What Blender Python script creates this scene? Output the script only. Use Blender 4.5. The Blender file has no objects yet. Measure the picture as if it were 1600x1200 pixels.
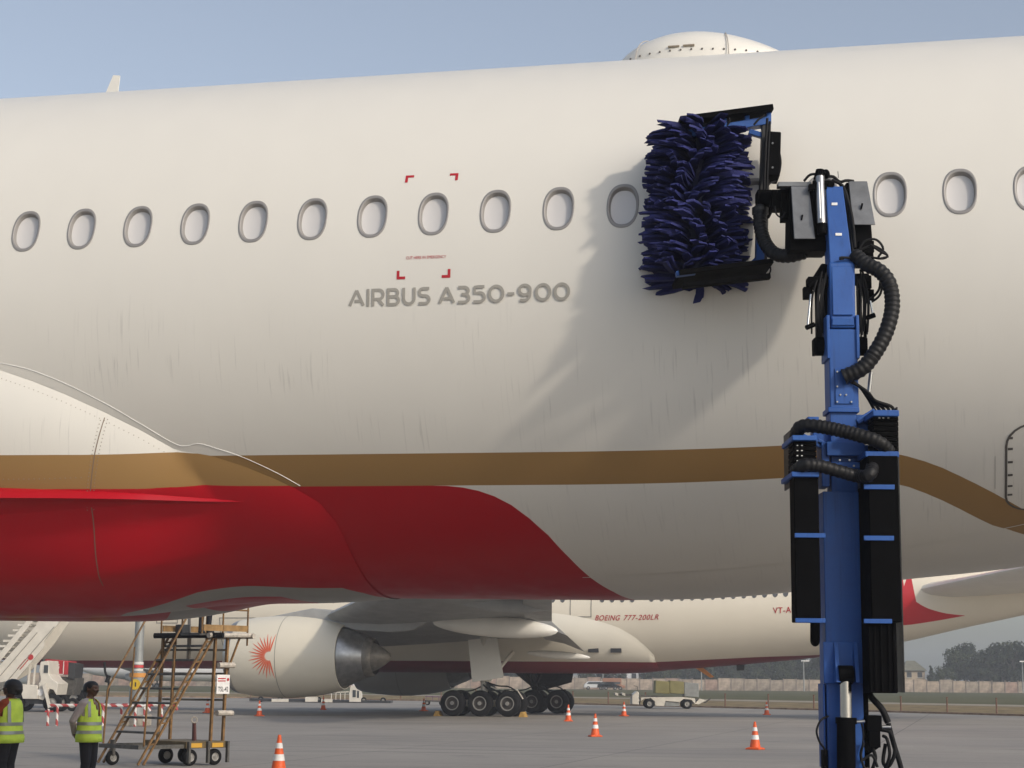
import bpy, bmesh, math, random
import numpy as np
from mathutils import Vector, Matrix

random.seed(7)
sc = bpy.context.scene
COL = sc.collection
R = math.radians

# ------------------------------------------------------------------ camera
CAM_H = 1.8
PITCH, ROLL, FPX = 0.16244, 0.00848, 2831.3
_F = Vector((0, math.cos(PITCH), math.sin(PITCH)))
_U = Vector((0, -math.sin(PITCH), math.cos(PITCH)))
_X = Vector((1, 0, 0))
CR = _X * math.cos(ROLL) + _U * math.sin(ROLL)
CU = _U * math.cos(ROLL) - _X * math.sin(ROLL)
cam_d = bpy.data.cameras.new('camera')
cam_d.sensor_width = 36.0
cam_d.lens = FPX / 1600 * 36.0
cam_d.clip_start = 0.1
cam_d.clip_end = 6000
cam = bpy.data.objects.new('camera', cam_d)
COL.objects.link(cam)
m3 = Matrix((CR, CU, -_F)).transposed()
cam.matrix_world = Matrix.Translation((0, 0, CAM_H)) @ m3.to_4x4()
sc.camera = cam

# ------------------------------------------------------------------ sky, sun, exposure
_ph, _el = math.radians(58), math.radians(30)                # bearing from the hull normal, height
_a = -0.2347
SUN = Vector((math.cos(_el) * (math.sin(_ph) * math.cos(_a) + math.cos(_ph) * math.sin(_a)), math.cos(_el) * (math.sin(_ph) * math.sin(_a) - math.cos(_ph) * math.cos(_a)), math.sin(_el)))   # towards the sun
EL = math.asin(SUN.z)
w = bpy.data.worlds.new('World'); sc.world = w; w.use_nodes = True
nt = w.node_tree
sky = nt.nodes.new('ShaderNodeTexSky'); sky.sky_type = 'NISHITA'
sky.sun_disc = False
sky.sun_elevation = EL
sky.sun_rotation = math.atan2(SUN.x, SUN.y)
sky.air_density = 1.0; sky.dust_density = 2.6; sky.ozone_density = 2.0
bg = nt.nodes['Background']; bg.inputs[1].default_value = 0.104
hs = nt.nodes.new('ShaderNodeHueSaturation'); hs.inputs['Saturation'].default_value = 0.60      # milky, hazy air
nt.links.new(sky.outputs[0], hs.inputs['Color']); nt.links.new(hs.outputs[0], bg.inputs[0])
sun_d = bpy.data.lights.new('sun', 'SUN'); sun_d.energy = 1.2; sun_d.angle = R(3.0)
sun_d.color = (1.0, 0.90, 0.77)
sun = bpy.data.objects.new('sun', sun_d); COL.objects.link(sun)
sun.rotation_euler = (-SUN).to_track_quat('-Z', 'Y').to_euler()
sc.view_settings.view_transform = 'Standard'
sc.view_settings.look = 'None'
sc.view_settings.exposure = 0.60
sc.view_settings.gamma = 1.0
sc.cycles.use_denoising = True
sc.cycles.max_bounces = 8
sc.cycles.volume_bounces = 1

# ------------------------------------------------------------------ helpers
def tag(o, label=None, cat=None, group=None, kind=None):
    if label: o['label'] = label
    if cat: o['category'] = cat
    if group: o['group'] = group
    if kind: o['kind'] = kind
    return o

def empty(name, loc=(0, 0, 0), rot=(0, 0, 0), label=None, cat=None, group=None):
    o = bpy.data.objects.new(name, None); COL.objects.link(o)
    o.location = loc; o.rotation_euler = rot; o.empty_display_size = 0.2
    return tag(o, label, cat, group)

def dup(o, parent=None):
    c = o.copy(); COL.objects.link(c)
    if parent is not None: c.parent = parent
    for ch in list(o.children): dup(ch, c)
    return c

def ground(px, py, z=0.0):
    d = _F + CR * ((px - 800) / FPX) + CU * ((600 - py) / FPX)
    return Vector((0, 0, CAM_H)) + d * ((z - CAM_H) / d.z)

def wp(px, py, Y):
    d = _F + CR * ((px - 800) / FPX) + CU * ((600 - py) / FPX)
    return Vector((0, 0, CAM_H)) + d * (Y / d.y)

class MB:
    """collects shapes for ONE mesh object"""
    def __init__(s): s.v = []; s.f = []; s.m = []; s.mi = 0
    def add(s, vs, fs):
        b = len(s.v); s.v += [tuple(p) for p in vs]
        for q in fs: s.f.append([b + i for i in q]); s.m.append(s.mi)
        return s
    def box(s, c, size, rot=None, top=1.0):
        hx, hy, hz = size[0] / 2, size[1] / 2, size[2] / 2
        P = [Vector((x * (top if z > 0 else 1), y * (top if z > 0 else 1), z)) for z in (-hz, hz) for x, y in ((-hx, -hy), (hx, -hy), (hx, hy), (-hx, hy))]
        if rot is not None: P = [rot @ p for p in P]
        return s.add([Vector(c) + p for p in P], [(3, 2, 1, 0), (4, 5, 6, 7), (0, 1, 5, 4), (1, 2, 6, 5), (2, 3, 7, 6), (3, 0, 4, 7)])
    def mm(s, a, b):
        a = Vector(a); b = Vector(b); return s.box((a + b) / 2, [abs(x) for x in (b - a)])
    def beam(s, p, q, w, h, up=(0, 0, 1)):
        p = Vector(p); q = Vector(q); d = (q - p); L = d.length; d.normalize()
        u = Vector(up)
        if abs(u.dot(d)) > 0.98: u = Vector((0, 1, 0))
        x = d.cross(u).normalized(); z = x.cross(d).normalized()
        M = Matrix((x, d, z)).transposed()
        return s.box((p + q) / 2, (w, L, h), M)
    def tube(s, pts, r, seg=8, caps=True, closed=False):
        pts = [Vector(p) for p in pts]; n = len(pts)
        rs = r if isinstance(r, (list, tuple)) else [r] * n
        b = len(s.v); nrm = None; vs = []
        for i, p in enumerate(pts):
            if closed: t = pts[(i + 1) % n] - pts[i - 1]
            else: t = pts[min(i + 1, n - 1)] - pts[max(i - 1, 0)]
            t.normalize()
            if nrm is None:
                a = Vector((0, 0, 1)) if abs(t.z) < 0.9 else Vector((1, 0, 0))
                nrm = t.cross(a).normalized()
            else:
                nrm = (nrm - t * nrm.dot(t)).normalized()
            bi = t.cross(nrm)
            for k in range(seg):
                a = 2 * math.pi * k / seg
                vs.append(p + (nrm * math.cos(a) + bi * math.sin(a)) * rs[i])
        fs = []
        for i in range(n if closed else n - 1):
            j = (i + 1) % n
            for k in range(seg):
                k2 = (k + 1) % seg
                fs.append((i * seg + k, i * seg + k2, j * seg + k2, j * seg + k))
        if caps and not closed:
            fs.append(tuple(range(seg))[::-1]); fs.append(tuple((n - 1) * seg + k for k in range(seg)))
        return s.add(vs, fs)
    def cyl(s, p, q, r0, r1=None, seg=16):
        return s.tube([p, q], [r0, r0 if r1 is None else r1], seg)
    def hose(s, pts, r, pitch=0.03, amp=0.12, seg=10):
        P = smooth_path(pts, pitch / 4)
        rs = [r * (1 + amp * (1 if (i // 2) % 2 else -1)) for i in range(len(P))]
        return s.tube(P, rs, seg)
    def lathe(s, prof, o, axis, seg=32, close=False):
        """prof: (distance along axis, radius)"""
        o = Vector(o); ax = Vector(axis).normalized()
        a = Vector((0, 0, 1)) if abs(ax.z) < 0.9 else Vector((1, 0, 0))
        e1 = ax.cross(a).normalized(); e2 = ax.cross(e1)
        vs = []; fs = []
        for d, r in prof:
            for k in range(seg):
                t = 2 * math.pi * k / seg
                vs.append(o + ax * d + (e1 * math.cos(t) + e2 * math.sin(t)) * r)
        for i in range(len(prof) - 1):
            for k in range(seg):
                k2 = (k + 1) % seg
                fs.append((i * seg + k, i * seg + k2, (i + 1) * seg + k2, (i + 1) * seg + k))
        return s.add(vs, fs)
    def prism(s, poly, y0, y1):
        """polygon in x,z extruded along y"""
        n = len(poly)
        vs = [(x, y0, z) for x, z in poly] + [(x, y1, z) for x, z in poly]
        fs = [tuple(range(n)), tuple(range(2 * n - 1, n - 1, -1))]
        for i in range(n):
            j = (i + 1) % n; fs.append((i, i + n, j + n, j))
        return s.add(vs, fs)
    def ellipsoid(s, c, r, seg=16, rings=10, rot=None):
        c = Vector(c); vs = []; fs = []
        for i in range(rings + 1):
            a = math.pi * i / rings - math.pi / 2
            for k in range(seg):
                t = 2 * math.pi * k / seg
                p = Vector((math.cos(a) * math.cos(t) * r[0], math.cos(a) * math.sin(t) * r[1], math.sin(a) * r[2]))
                if rot is not None: p = rot @ p
                vs.append(c + p)
        for i in range(rings):
            for k in range(seg):
                k2 = (k + 1) % seg
                fs.append((i * seg + k, i * seg + k2, (i + 1) * seg + k2, (i + 1) * seg + k))
        return s.add(vs, fs)
    def build(s, name, mats, parent=None, smooth=35, bevel=0, fix=True):
        me = bpy.data.meshes.new(name)
        me.from_pydata(s.v, [], s.f)
        if not isinstance(mats, (list, tuple)): mats = [mats]
        for mt in mats: me.materials.append(mt)
        if len(mats) > 1: me.polygons.foreach_set('material_index', s.m)
        if fix:
            bm = bmesh.new(); bm.from_mesh(me)
            bmesh.ops.recalc_face_normals(bm, faces=bm.faces)
            bm.to_mesh(me); bm.free()
        if smooth:
            me.polygons.foreach_set('use_smooth', [True] * len(me.polygons))
            me.set_sharp_from_angle(angle=R(smooth))
        me.update()
        o = bpy.data.objects.new(name, me); COL.objects.link(o)
        if parent is not None: o.parent = parent
        if bevel:
            b = o.modifiers.new('bevel', 'BEVEL'); b.width = bevel; b.segments = 2; b.limit_method = 'ANGLE'; b.angle_limit = R(40)
        return o

def smooth_path(pts, step):
    pts = [Vector(p) for p in pts]
    if len(pts) == 2: dense = [pts[0].lerp(pts[1], i / 60) for i in range(61)]
    else:
        dense = []
        P = [pts[0] * 2 - pts[1]] + pts + [pts[-1] * 2 - pts[-2]]
        for i in range(1, len(P) - 2):
            for k in range(40):
                t = k / 40; a, b, c, d = P[i - 1], P[i], P[i + 1], P[i + 2]
                dense.append(0.5 * ((2 * b) + (c - a) * t + (2 * a - 5 * b + 4 * c - d) * t * t + (3 * b - a - 3 * c + d) * t ** 3))
        dense.append(pts[-1])
    out = [dense[0]]; acc = 0
    for i in range(1, len(dense)):
        acc += (dense[i] - dense[i - 1]).length
        if acc >= step: out.append(dense[i]); acc = 0
    if len(out) < 2: out.append(dense[-1])
    return out

# ------------------------------------------------------------------ materials
MATS = {}
def mat(name, col, rough=0.5, metal=0.0, spec=0.5, var=0.0, scale=6.0, bump=0.0, bscale=60.0, coat=0.0, coords='Object', col2=None):
    if name in MATS: return MATS[name]
    mt = bpy.data.materials.new(name); mt.use_nodes = True
    n = mt.node_tree.nodes; l = mt.node_tree.links
    b = n['Principled BSDF']
    b.inputs['Base Color'].default_value = (*col, 1); b.inputs['Roughness'].default_value = rough
    b.inputs['Metallic'].default_value = metal; b.inputs['Specular IOR Level'].default_value = spec
    b.inputs['Coat Weight'].default_value = coat; b.inputs['Coat Roughness'].default_value = 0.15
    tc = n.new('ShaderNodeTexCoord')
    if var or col2:
        tx = n.new('ShaderNodeTexNoise'); tx.inputs['Scale'].default_value = scale; tx.inputs['Detail'].default_value = 8; tx.inputs['Roughness'].default_value = 0.6
        l.new(tc.outputs[coords], tx.inputs['Vector'])
        mx = n.new('ShaderNodeMix'); mx.data_type = 'RGBA'
        c2 = col2 or tuple(c * (1 - var) for c in col)
        c1 = col if col2 else tuple(min(1, c * (1 + var * 0.6)) for c in col)
        mx.inputs[6].default_value = (*c1, 1); mx.inputs[7].default_value = (*c2, 1)
        rp = n.new('ShaderNodeMapRange'); rp.inputs[1].default_value = 0.35; rp.inputs[2].default_value = 0.65
        l.new(tx.outputs[0], rp.inputs[0]); l.new(rp.outputs[0], mx.inputs[0]); l.new(mx.outputs[2], b.inputs['Base Color'])
        rr = n.new('ShaderNodeMapRange'); rr.inputs[3].default_value = max(0, rough - 0.08); rr.inputs[4].default_value = min(1, rough + 0.1)
        l.new(tx.outputs[0], rr.inputs[0]); l.new(rr.outputs[0], b.inputs['Roughness'])
    if bump:
        t2 = n.new('ShaderNodeTexNoise'); t2.inputs['Scale'].default_value = bscale; t2.inputs['Detail'].default_value = 4
        l.new(tc.outputs[coords], t2.inputs['Vector'])
        bp = n.new('ShaderNodeBump'); bp.inputs['Strength'].default_value = bump; bp.inputs['Distance'].default_value = 0.01
        l.new(t2.outputs[0], bp.inputs['Height']); l.new(bp.outputs[0], b.inputs['Normal'])
    MATS[name] = mt
    return mt

class NB:
    """small node-graph builder"""
    def __init__(s, name):
        s.m = bpy.data.materials.new(name); s.m.use_nodes = True
        s.n = s.m.node_tree.nodes; s.l = s.m.node_tree.links; s.b = s.n['Principled BSDF']
    def put(s, a, sock):
        if isinstance(a, bpy.types.NodeSocket): s.l.new(a, sock)
        else: sock.default_value = a
    def math(s, op, a, b=0.0, c=None):
        q = s.n.new('ShaderNodeMath'); q.operation = op
        s.put(a, q.inputs[0]); s.put(b, q.inputs[1])
        if c is not None: s.put(c, q.inputs[2])
        return q.outputs[0]
    def mix(s, f, a, b):
        q = s.n.new('ShaderNodeMix'); q.data_type = 'RGBA'
        s.put(f, q.inputs[0])
        for v, i in ((a, 6), (b, 7)):
            if isinstance(v, tuple): q.inputs[i].default_value = (*v[:3], 1)
            else: s.l.new(v, q.inputs[i])
        return q.outputs[2]
    def curve(s, x, pts, x0, x1, y0, y1, vec=False):
        """value at x of the line through pts, all in real units"""
        t = s.math('DIVIDE', s.math('SUBTRACT', x, x0), x1 - x0)
        q = s.n.new('ShaderNodeFloatCurve'); c = q.mapping.curves[0]
        P = [((a - x0) / (x1 - x0), (b - y0) / (y1 - y0)) for a, b in pts]
        c.points[0].location = P[0]; c.points[1].location = P[-1]
        for p in P[1:-1]: c.points.new(*p)
        for p in c.points: p.handle_type = 'VECTOR' if vec else 'AUTO_CLAMPED'
        q.mapping.update(); s.l.new(t, q.inputs[1])
        return s.math('ADD', s.math('MULTIPLY', q.outputs[0], y1 - y0), y0)
    def noise(s, vec, scale, detail=4.0, rough=0.5):
        q = s.n.new('ShaderNodeTexNoise'); q.inputs['Scale'].default_value = scale; q.inputs['Detail'].default_value = detail
        q.inputs['Roughness'].default_value = rough
        s.l.new(vec, q.inputs['Vector']); return q.outputs[0]
    def rng(s, x, a, b, c=0.0, d=1.0):
        q = s.n.new('ShaderNodeMapRange'); s.put(x, q.inputs[0])
        for i, v in enumerate((a, b, c, d)): q.inputs[i + 1].default_value = v
        return q.outputs[0]
    def coord(s, which='Object'):
        return s.n.new('ShaderNodeTexCoord').outputs[which]
    def sep(s, v):
        q = s.n.new('ShaderNodeSeparateXYZ'); s.l.new(v, q.inputs[0]); return q.outputs
    def comb(s, x, y, z):
        q = s.n.new('ShaderNodeCombineXYZ')
        for i, v in enumerate((x, y, z)): s.put(v, q.inputs[i])
        return q.outputs[0]
    def scalev(s, v, sc_):
        q = s.n.new('ShaderNodeVectorMath'); q.operation = 'MULTIPLY'; s.l.new(v, q.inputs[0]); q.inputs[1].default_value = sc_
        return q.outputs[0]
    def bump(s, h, strength, dist=0.01):
        q = s.n.new('ShaderNodeBump'); q.inputs['Strength'].default_value = strength; q.inputs['Distance'].default_value = dist
        s.l.new(h, q.inputs['Height']); s.l.new(q.outputs[0], s.b.inputs['Normal'])

WHITE = (0.745, 0.715, 0.645); RED = (0.41, 0.005, 0.014); GOLD = (0.315, 0.185, 0.07)

def livery(name, gold_top, gold_bot, red_top, grey=None):
    q = NB(name)
    uv = q.sep(q.coord('UV')); u, th = uv[0], uv[1]
    rg = (-20, 20, -180, 180)
    gt = q.curve(u, gold_top, *rg); gb = q.curve(u, gold_bot, *rg); rt = q.curve(u, red_top, *rg)
    mg = q.math('MULTIPLY', q.math('LESS_THAN', th, gt), q.math('GREATER_THAN', th, gb))
    mr = q.math('LESS_THAN', th, rt)
    oc = q.coord('Object')
    # faint rain streaks and grime patches in the paint
    sv = q.comb(q.math('MULTIPLY', u, 34.0), q.math('MULTIPLY', th, 0.09), 0.0)
    st = q.rng(q.noise(sv, 1.0, 2.0), 0.60, 0.72)
    zone = q.math('MULTIPLY', q.rng(th, -40, -22, 0.6, 1.0), q.rng(th, -14, 2, 1.0, 0.0))
    patch = q.rng(q.noise(q.scalev(oc, (0.5, 0.5, 0.9)), 1.6, 5.0), 0.4, 0.68)
    streak = q.math('MULTIPLY', q.math('MULTIPLY', st, zone), q.math('MULTIPLY', patch, 0.42))
    soft = q.math('MULTIPLY', q.noise(q.scalev(oc, (1, 1, 0.35)), 2.2, 6.0), 0.10)
    base = q.mix(q.math('ADD', streak, soft), WHITE, (0.36, 0.34, 0.31))
    c = q.mix(mg, base, GOLD); c = q.mix(mr, c, RED)
    if grey:
        up, lo = grey
        a = q.math('MULTIPLY', q.math('LESS_THAN', th, q.curve(u, up, *rg, vec=True)), q.math('GREATER_THAN', th, q.curve(u, lo, *rg, vec=True)))
        c = q.mix(a, c, (0.33, 0.33, 0.30))
    q.l.new(c, q.b.inputs['Base Color'])
    q.b.inputs['Roughness'].default_value = 0.34
    q.l.new(q.rng(q.noise(oc, 3.0, 5.0), 0.3, 0.7, 0.30, 0.42), q.b.inputs['Roughness'])
    q.b.inputs['Specular IOR Level'].default_value = 0.32; q.b.inputs['Coat Weight'].default_value = 0.06; q.b.inputs['Coat Roughness'].default_value = 0.15
    q.bump(q.noise(q.scalev(oc, (1.6, 1, 1)), 1.1, 2.0), 0.25, 0.02)
    return q.m

M_FRAME = mat('window frame grey', (0.29, 0.275, 0.26), 0.45, 0.2)
M_SHADE = mat('window shade', (0.62, 0.60, 0.58), 0.35, coat=0.6)
M_SEAL = mat('pale seal', (0.72, 0.70, 0.64), 0.5)
M_DARKLINE = mat('dark panel gap', (0.10, 0.09, 0.08), 0.7)
M_LETTER = mat('grey lettering', (0.34, 0.32, 0.28), 0.45)
M_REDMARK = mat('red marking', (0.45, 0.015, 0.025), 0.45)
M_WHITE = mat('white aircraft paint', WHITE, 0.35, var=0.04, scale=0.8, coat=0.2)
M_GREYP = mat('grey aircraft paint', (0.33, 0.33, 0.32), 0.45, var=0.12, scale=1.2)
def worn_blue():
    q = NB('robot blue paint'); oc = q.coord('Object')
    big = q.noise(oc, 2.5, 6.0, 0.65); run = q.noise(q.scalev(oc, (28, 28, 1.2)), 1.0, 3.0, 0.6); fine = q.noise(oc, 70.0, 6.0, 0.75); chip = q.noise(oc, 22.0, 8.0, 0.7)
    c = q.mix(q.rng(big, 0.35, 0.7), (0.014, 0.072, 0.28), (0.022, 0.095, 0.33))
    c = q.mix(q.math('MULTIPLY', q.rng(run, 0.55, 0.75), 0.45), c, (0.010, 0.035, 0.12))
    c = q.mix(q.math('MULTIPLY', q.rng(fine, 0.5, 0.8), 0.3), c, (0.05, 0.12, 0.27))
    c = q.mix(q.math('MULTIPLY', q.rng(chip, 0.72, 0.76), 0.6), c, (0.03, 0.03, 0.035))
    q.l.new(c, q.b.inputs['Base Color']); q.l.new(q.rng(big, 0.3, 0.7, 0.38, 0.58), q.b.inputs['Roughness']); q.b.inputs['Specular IOR Level'].default_value = 0.35
    q.bump(fine, 0.08, 0.005)
    return q.m
M_BLUE = worn_blue()
M_BLACK = mat('black plastic', (0.0022, 0.0022, 0.0026), 0.7, spec=0.04, var=0.2, scale=9)
M_RUBBER = mat('black rubber', (0.009, 0.009, 0.010), 0.65, spec=0.2, var=0.3, scale=12)
M_HOSE = mat('corrugated hose', (0.010, 0.010, 0.011), 0.5, spec=0.25, var=0.25, scale=20)
M_STEEL = mat('dark steel', (0.03, 0.03, 0.03), 0.45, 0.5, var=0.3, scale=10)
M_CHROME = mat('chromed rod', (0.62, 0.62, 0.60), 0.18, 1.0)
M_PANEL = mat('grey cover panel', (0.16, 0.165, 0.17), 0.4, 0.6, var=0.25, scale=5)
M_BOLT = mat('bolt steel', (0.35, 0.35, 0.34), 0.35, 0.9)
M_STICK = mat('white sticker', (0.7, 0.7, 0.68), 0.5)
M_ALU = mat('bare aluminium', (0.45, 0.44, 0.42), 0.3, 0.9, var=0.2, scale=3)
M_EXH = mat('exhaust metal', (0.26, 0.235, 0.20), 0.5, 0.5, var=0.4, scale=2)
M_TYRE = mat('tyre rubber', (0.008, 0.008, 0.009), 0.8, spec=0.2, var=0.3, scale=8)
M_RIM = mat('wheel rim', (0.30, 0.29, 0.27), 0.5, 0.3)
M_HUB = mat('dark brown wheel hub', (0.045, 0.038, 0.034), 0.7, var=0.4, scale=6)  # dark brown tone over the recessed rim faces of the gear wheels
M_OFFW = mat('vehicle white', (0.62, 0.58, 0.50), 0.45, var=0.1, scale=2)
M_DKG = mat('dark interior', (0.03, 0.032, 0.035), 0.5)
M_GLASS = mat('vehicle glass', (0.05, 0.06, 0.065), 0.08, coat=0.5)
M_ORANGE = mat('cone orange', (0.72, 0.10, 0.012), 0.5, var=0.2, scale=7)
M_CWHITE = mat('cone white', (0.75, 0.73, 0.70), 0.5, var=0.1, scale=9)
M_YST = mat('ochre painted steel', (0.20, 0.105, 0.03), 0.6, var=0.4, scale=6)
M_GST = mat('weathered grey steel', (0.10, 0.095, 0.085), 0.6, 0.3, var=0.35, scale=8)
M_FOAM = mat('wrapped foam tube', (0.50, 0.45, 0.38), 0.8, var=0.3, scale=9)
M_GALV = mat('galvanised mast', (0.27, 0.28, 0.27), 0.5, 0.3, var=0.15, scale=3)

# ================================================================== THE SETTING
def sheet(name, poly, z, m, label=None, kind='structure'):
    me = bpy.data.meshes.new(name)
    if not isinstance(z, (list, tuple)): z = [z] * len(poly)
    me.from_pydata([(x, y, zz) for (x, y), zz in zip(poly, z)], [], [tuple(range(len(poly)))])
    me.materials.append(m)
    o = bpy.data.objects.new(name, me); COL.objects.link(o); o['kind'] = kind
    return o

def ground_material():
    q = NB('apron concrete'); oc = q.coord('Object'); xyz = q.sep(oc)
    ca, sa = math.cos(-0.25), math.sin(-0.25)
    x = q.math('ADD', q.math('MULTIPLY', xyz[0], ca), q.math('MULTIPLY', xyz[1], sa))
    y = q.math('SUBTRACT', q.math('MULTIPLY', xyz[1], ca), q.math('MULTIPLY', xyz[0], sa))
    def joint(v, p, wd): return q.math('LESS_THAN', q.math('ABSOLUTE', q.math('SUBTRACT', q.math('FRACT', q.math('DIVIDE', v, p)), 0.5)), wd / p)
    j = q.math('MAXIMUM', joint(x, 6.0, 0.02), joint(y, 6.0, 0.03))
    slab = q.n.new('ShaderNodeTexWhiteNoise'); slab.noise_dimensions = '2D'
    q.l.new(q.comb(q.math('FLOOR', q.math('ADD', q.math('DIVIDE', x, 6.0), 0.5)), q.math('FLOOR', q.math('ADD', q.math('DIVIDE', y, 6.0), 0.5)), 0), slab.inputs['Vector'])
    big = q.noise(oc, 0.12, 6.0, 0.6); fine = q.noise(oc, 7.0, 8.0, 0.7)
    drag = q.noise(q.scalev(oc, (0.08, 0.9, 1)), 1.0, 5.0, 0.65)
    c = q.mix(q.rng(big, 0.3, 0.7), (0.33, 0.296, 0.254), (0.226, 0.205, 0.178))
    c = q.mix(q.math('MULTIPLY', slab.outputs[0], 0.25), c, (0.20, 0.19, 0.18))
    c = q.mix(q.math('MULTIPLY', q.rng(drag, 0.55, 0.75), 0.5), c, (0.13, 0.125, 0.12))
    c = q.mix(q.math('MULTIPLY', q.rng(fine, 0.45, 0.75), 0.35), c, (0.15, 0.14, 0.13))
    stain = q.math('MULTIPLY', q.rng(q.noise(oc, 0.35, 7.0, 0.7), 0.58, 0.70), 0.45)
    c = q.mix(stain, c, (0.10, 0.092, 0.085))
    tyre = q.math('MULTIPLY', q.rng(q.noise(q.comb(q.math('MULTIPLY', x, 0.03), q.math('MULTIPLY', y, 1.6), 0.0), 1.0, 3.0, 0.5), 0.60, 0.72), 0.5)
    c = q.mix(tyre, c, (0.11, 0.10, 0.095))
    c = q.mix(q.math('MULTIPLY', j, 0.7), c, (0.07, 0.065, 0.06))
    q.l.new(c, q.b.inputs['Base Color']); q.b.inputs['Roughness'].default_value = 0.85
    q.bump(fine, 0.3, 0.01)
    return q.m

def grass_material():
    q = NB('airfield grass'); oc = q.coord('Object'); xyz = q.sep(oc)
    n1 = q.noise(q.scalev(oc, (0.5, 1, 1)), 0.05, 7.0, 0.65); n2 = q.noise(oc, 1.2, 6.0, 0.7)
    c = q.mix(q.rng(n1, 0.35, 0.65), (0.075, 0.085, 0.035), (0.14, 0.115, 0.06))
    c = q.mix(q.math('MULTIPLY', n2, 0.5), c, (0.05, 0.06, 0.025))
    q.l.new(c, q.b.inputs['Base Color']); q.b.inputs['Roughness'].default_value = 1.0; q.b.inputs['Specular IOR Level'].default_value = 0.1
    return q.m
M_VERGE = mat('dry verge', (0.22, 0.165, 0.085), 0.95, var=0.35, scale=0.7, spec=0.1)
M_ROAD = mat('perimeter road', (0.30, 0.26, 0.20), 0.9, var=0.15, scale=0.6, spec=0.2)
M_KERB = mat('worn kerb', (0.30, 0.20, 0.13), 0.9, var=0.4, scale=1.5)

sheet('ground', [(-3000, -400), (3000, -400), (3000, 5000), (-3000, 5000)], -0.012, grass_material())
EDGE = [(-300, 215), (-25, 173), (-5, 160), (8, 143), (21.6, 125), (31, 107.5), (48, 84), (80, 62), (300, 10)]
sheet('apron', [(-300, -200), (300, -200)] + EDGE[::-1], -0.004, ground_material())
def strip(name, off0, off1, z0, z1, m, top=None):
    P = [Vector((x, y, 0)) for x, y in EDGE]; N = []
    for i in range(len(P)):
        t = (P[min(i + 1, len(P) - 1)] - P[max(i - 1, 0)]).normalized(); N.append(Vector((-t.y, t.x, 0)))
    mb = MB()
    a = [P[i] + N[i] * off0 + Vector((0, 0, z0)) for i in range(len(P))]; b = [P[i] + N[i] * off1 + Vector((0, 0, z1)) for i in range(len(P))]
    n = len(P)
    if top is None:
        mb.add(a + b, [(i, i + 1, n + i + 1, n + i) for i in range(n - 1)])
    else:
        up = Vector((0, 0, top))
        mb.add(a + [p + up for p in a] + [p + up for p in b] + b, [(k * n + i, k * n + i + 1, (k + 1) * n + i + 1, (k + 1) * n + i) for k in range(3) for i in range(n - 1)])
    o = mb.build(name, m, smooth=0); o['kind'] = 'structure'; return o
strip('kerb', 0.0, 0.35, -0.02, -0.02, M_KERB, top=0.13)
strip('verge', 0.35, 16, 0.02, 0.28, M_VERGE)
strip('perimeter_road', 16, 24, 0.29, 0.31, M_ROAD)
strip('grass_field', 24, 330, 0.30, 0.36, grass_material())

# marker posts along the verge
_post = MB().cyl((0, 0, -0.1), (0, 0, 0.95), 0.05, 0.05, 8).box((0, 0, 0.96), (0.12, 0.12, 0.05))
M_POST = mat('rusty marker post', (0.16, 0.08, 0.05), 0.8, var=0.3, scale=5)
proto = None
d_acc = 0
for i in range(1, 6):
    a, b = Vector((*EDGE[i], 0)), Vector((*EDGE[i + 1], 0)); L = (b - a).length
    while d_acc < L:
        p = a.lerp(b, d_acc / L) + Vector((0.55, 0.75, 0.05)); d_acc += 4.4
        if proto is None: o = proto = _post.build('marker_post', M_POST)
        else: o = dup(proto)
        o.location = p
        tag(o, 'short rusty marker post in the row along the dry verge beside the apron', 'post', 'marker posts along the verge')
    d_acc -= L

# boundary wall of weathered precast panels
WY = 352.0
wall = empty('boundary_wall', (0, WY, 0.3), (0, 0, 0), 'long weathered beige panel wall with posts in front of the trees', 'wall')
def wall_mat(i):
    c = [(0.36, 0.285, 0.215), (0.31, 0.255, 0.20), (0.40, 0.32, 0.25), (0.33, 0.23, 0.18)][i]
    return mat('wall panel %s' % 'abcd'[i], c, 0.9, var=0.4, scale=0.9)
pm = [MB().mm((0.09, -0.06, 0), (2.41, 0.06, 2.3)).mm((0.09, -0.08, 0.72), (2.41, -0.06, 0.78)).mm((0.09, -0.08, 1.48), (2.41, -0.06, 1.54)).build('panel', wall_mat(i), wall, smooth=0) for i in range(4)]
pp = MB().mm((-0.09, -0.14, 0), (0.09, 0.14, 2.42)).build('post', mat('wall post', (0.22, 0.18, 0.15), 0.9, var=0.3), wall, smooth=0)
rw = random.Random(3)
for k in range(-36, 62):
    src = rw.choice(pm)
    o = src if (src.location.x == 0 and k == -36) else dup(src, wall)
    o.location = (k * 2.5, 0, rw.uniform(-0.12, 0.05)); o.scale = (1, 1, rw.uniform(0.9, 1.06))
    o = dup(pp, wall); o.location = (k * 2.5, 0, 0)
for o in pm[:]:
    if o.location.x == 0: o.location = (-37 * 2.5 - 2.5 * pm.index(o), 0, 0)
pp.location = (62 * 2.5, 0, 0)

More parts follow.
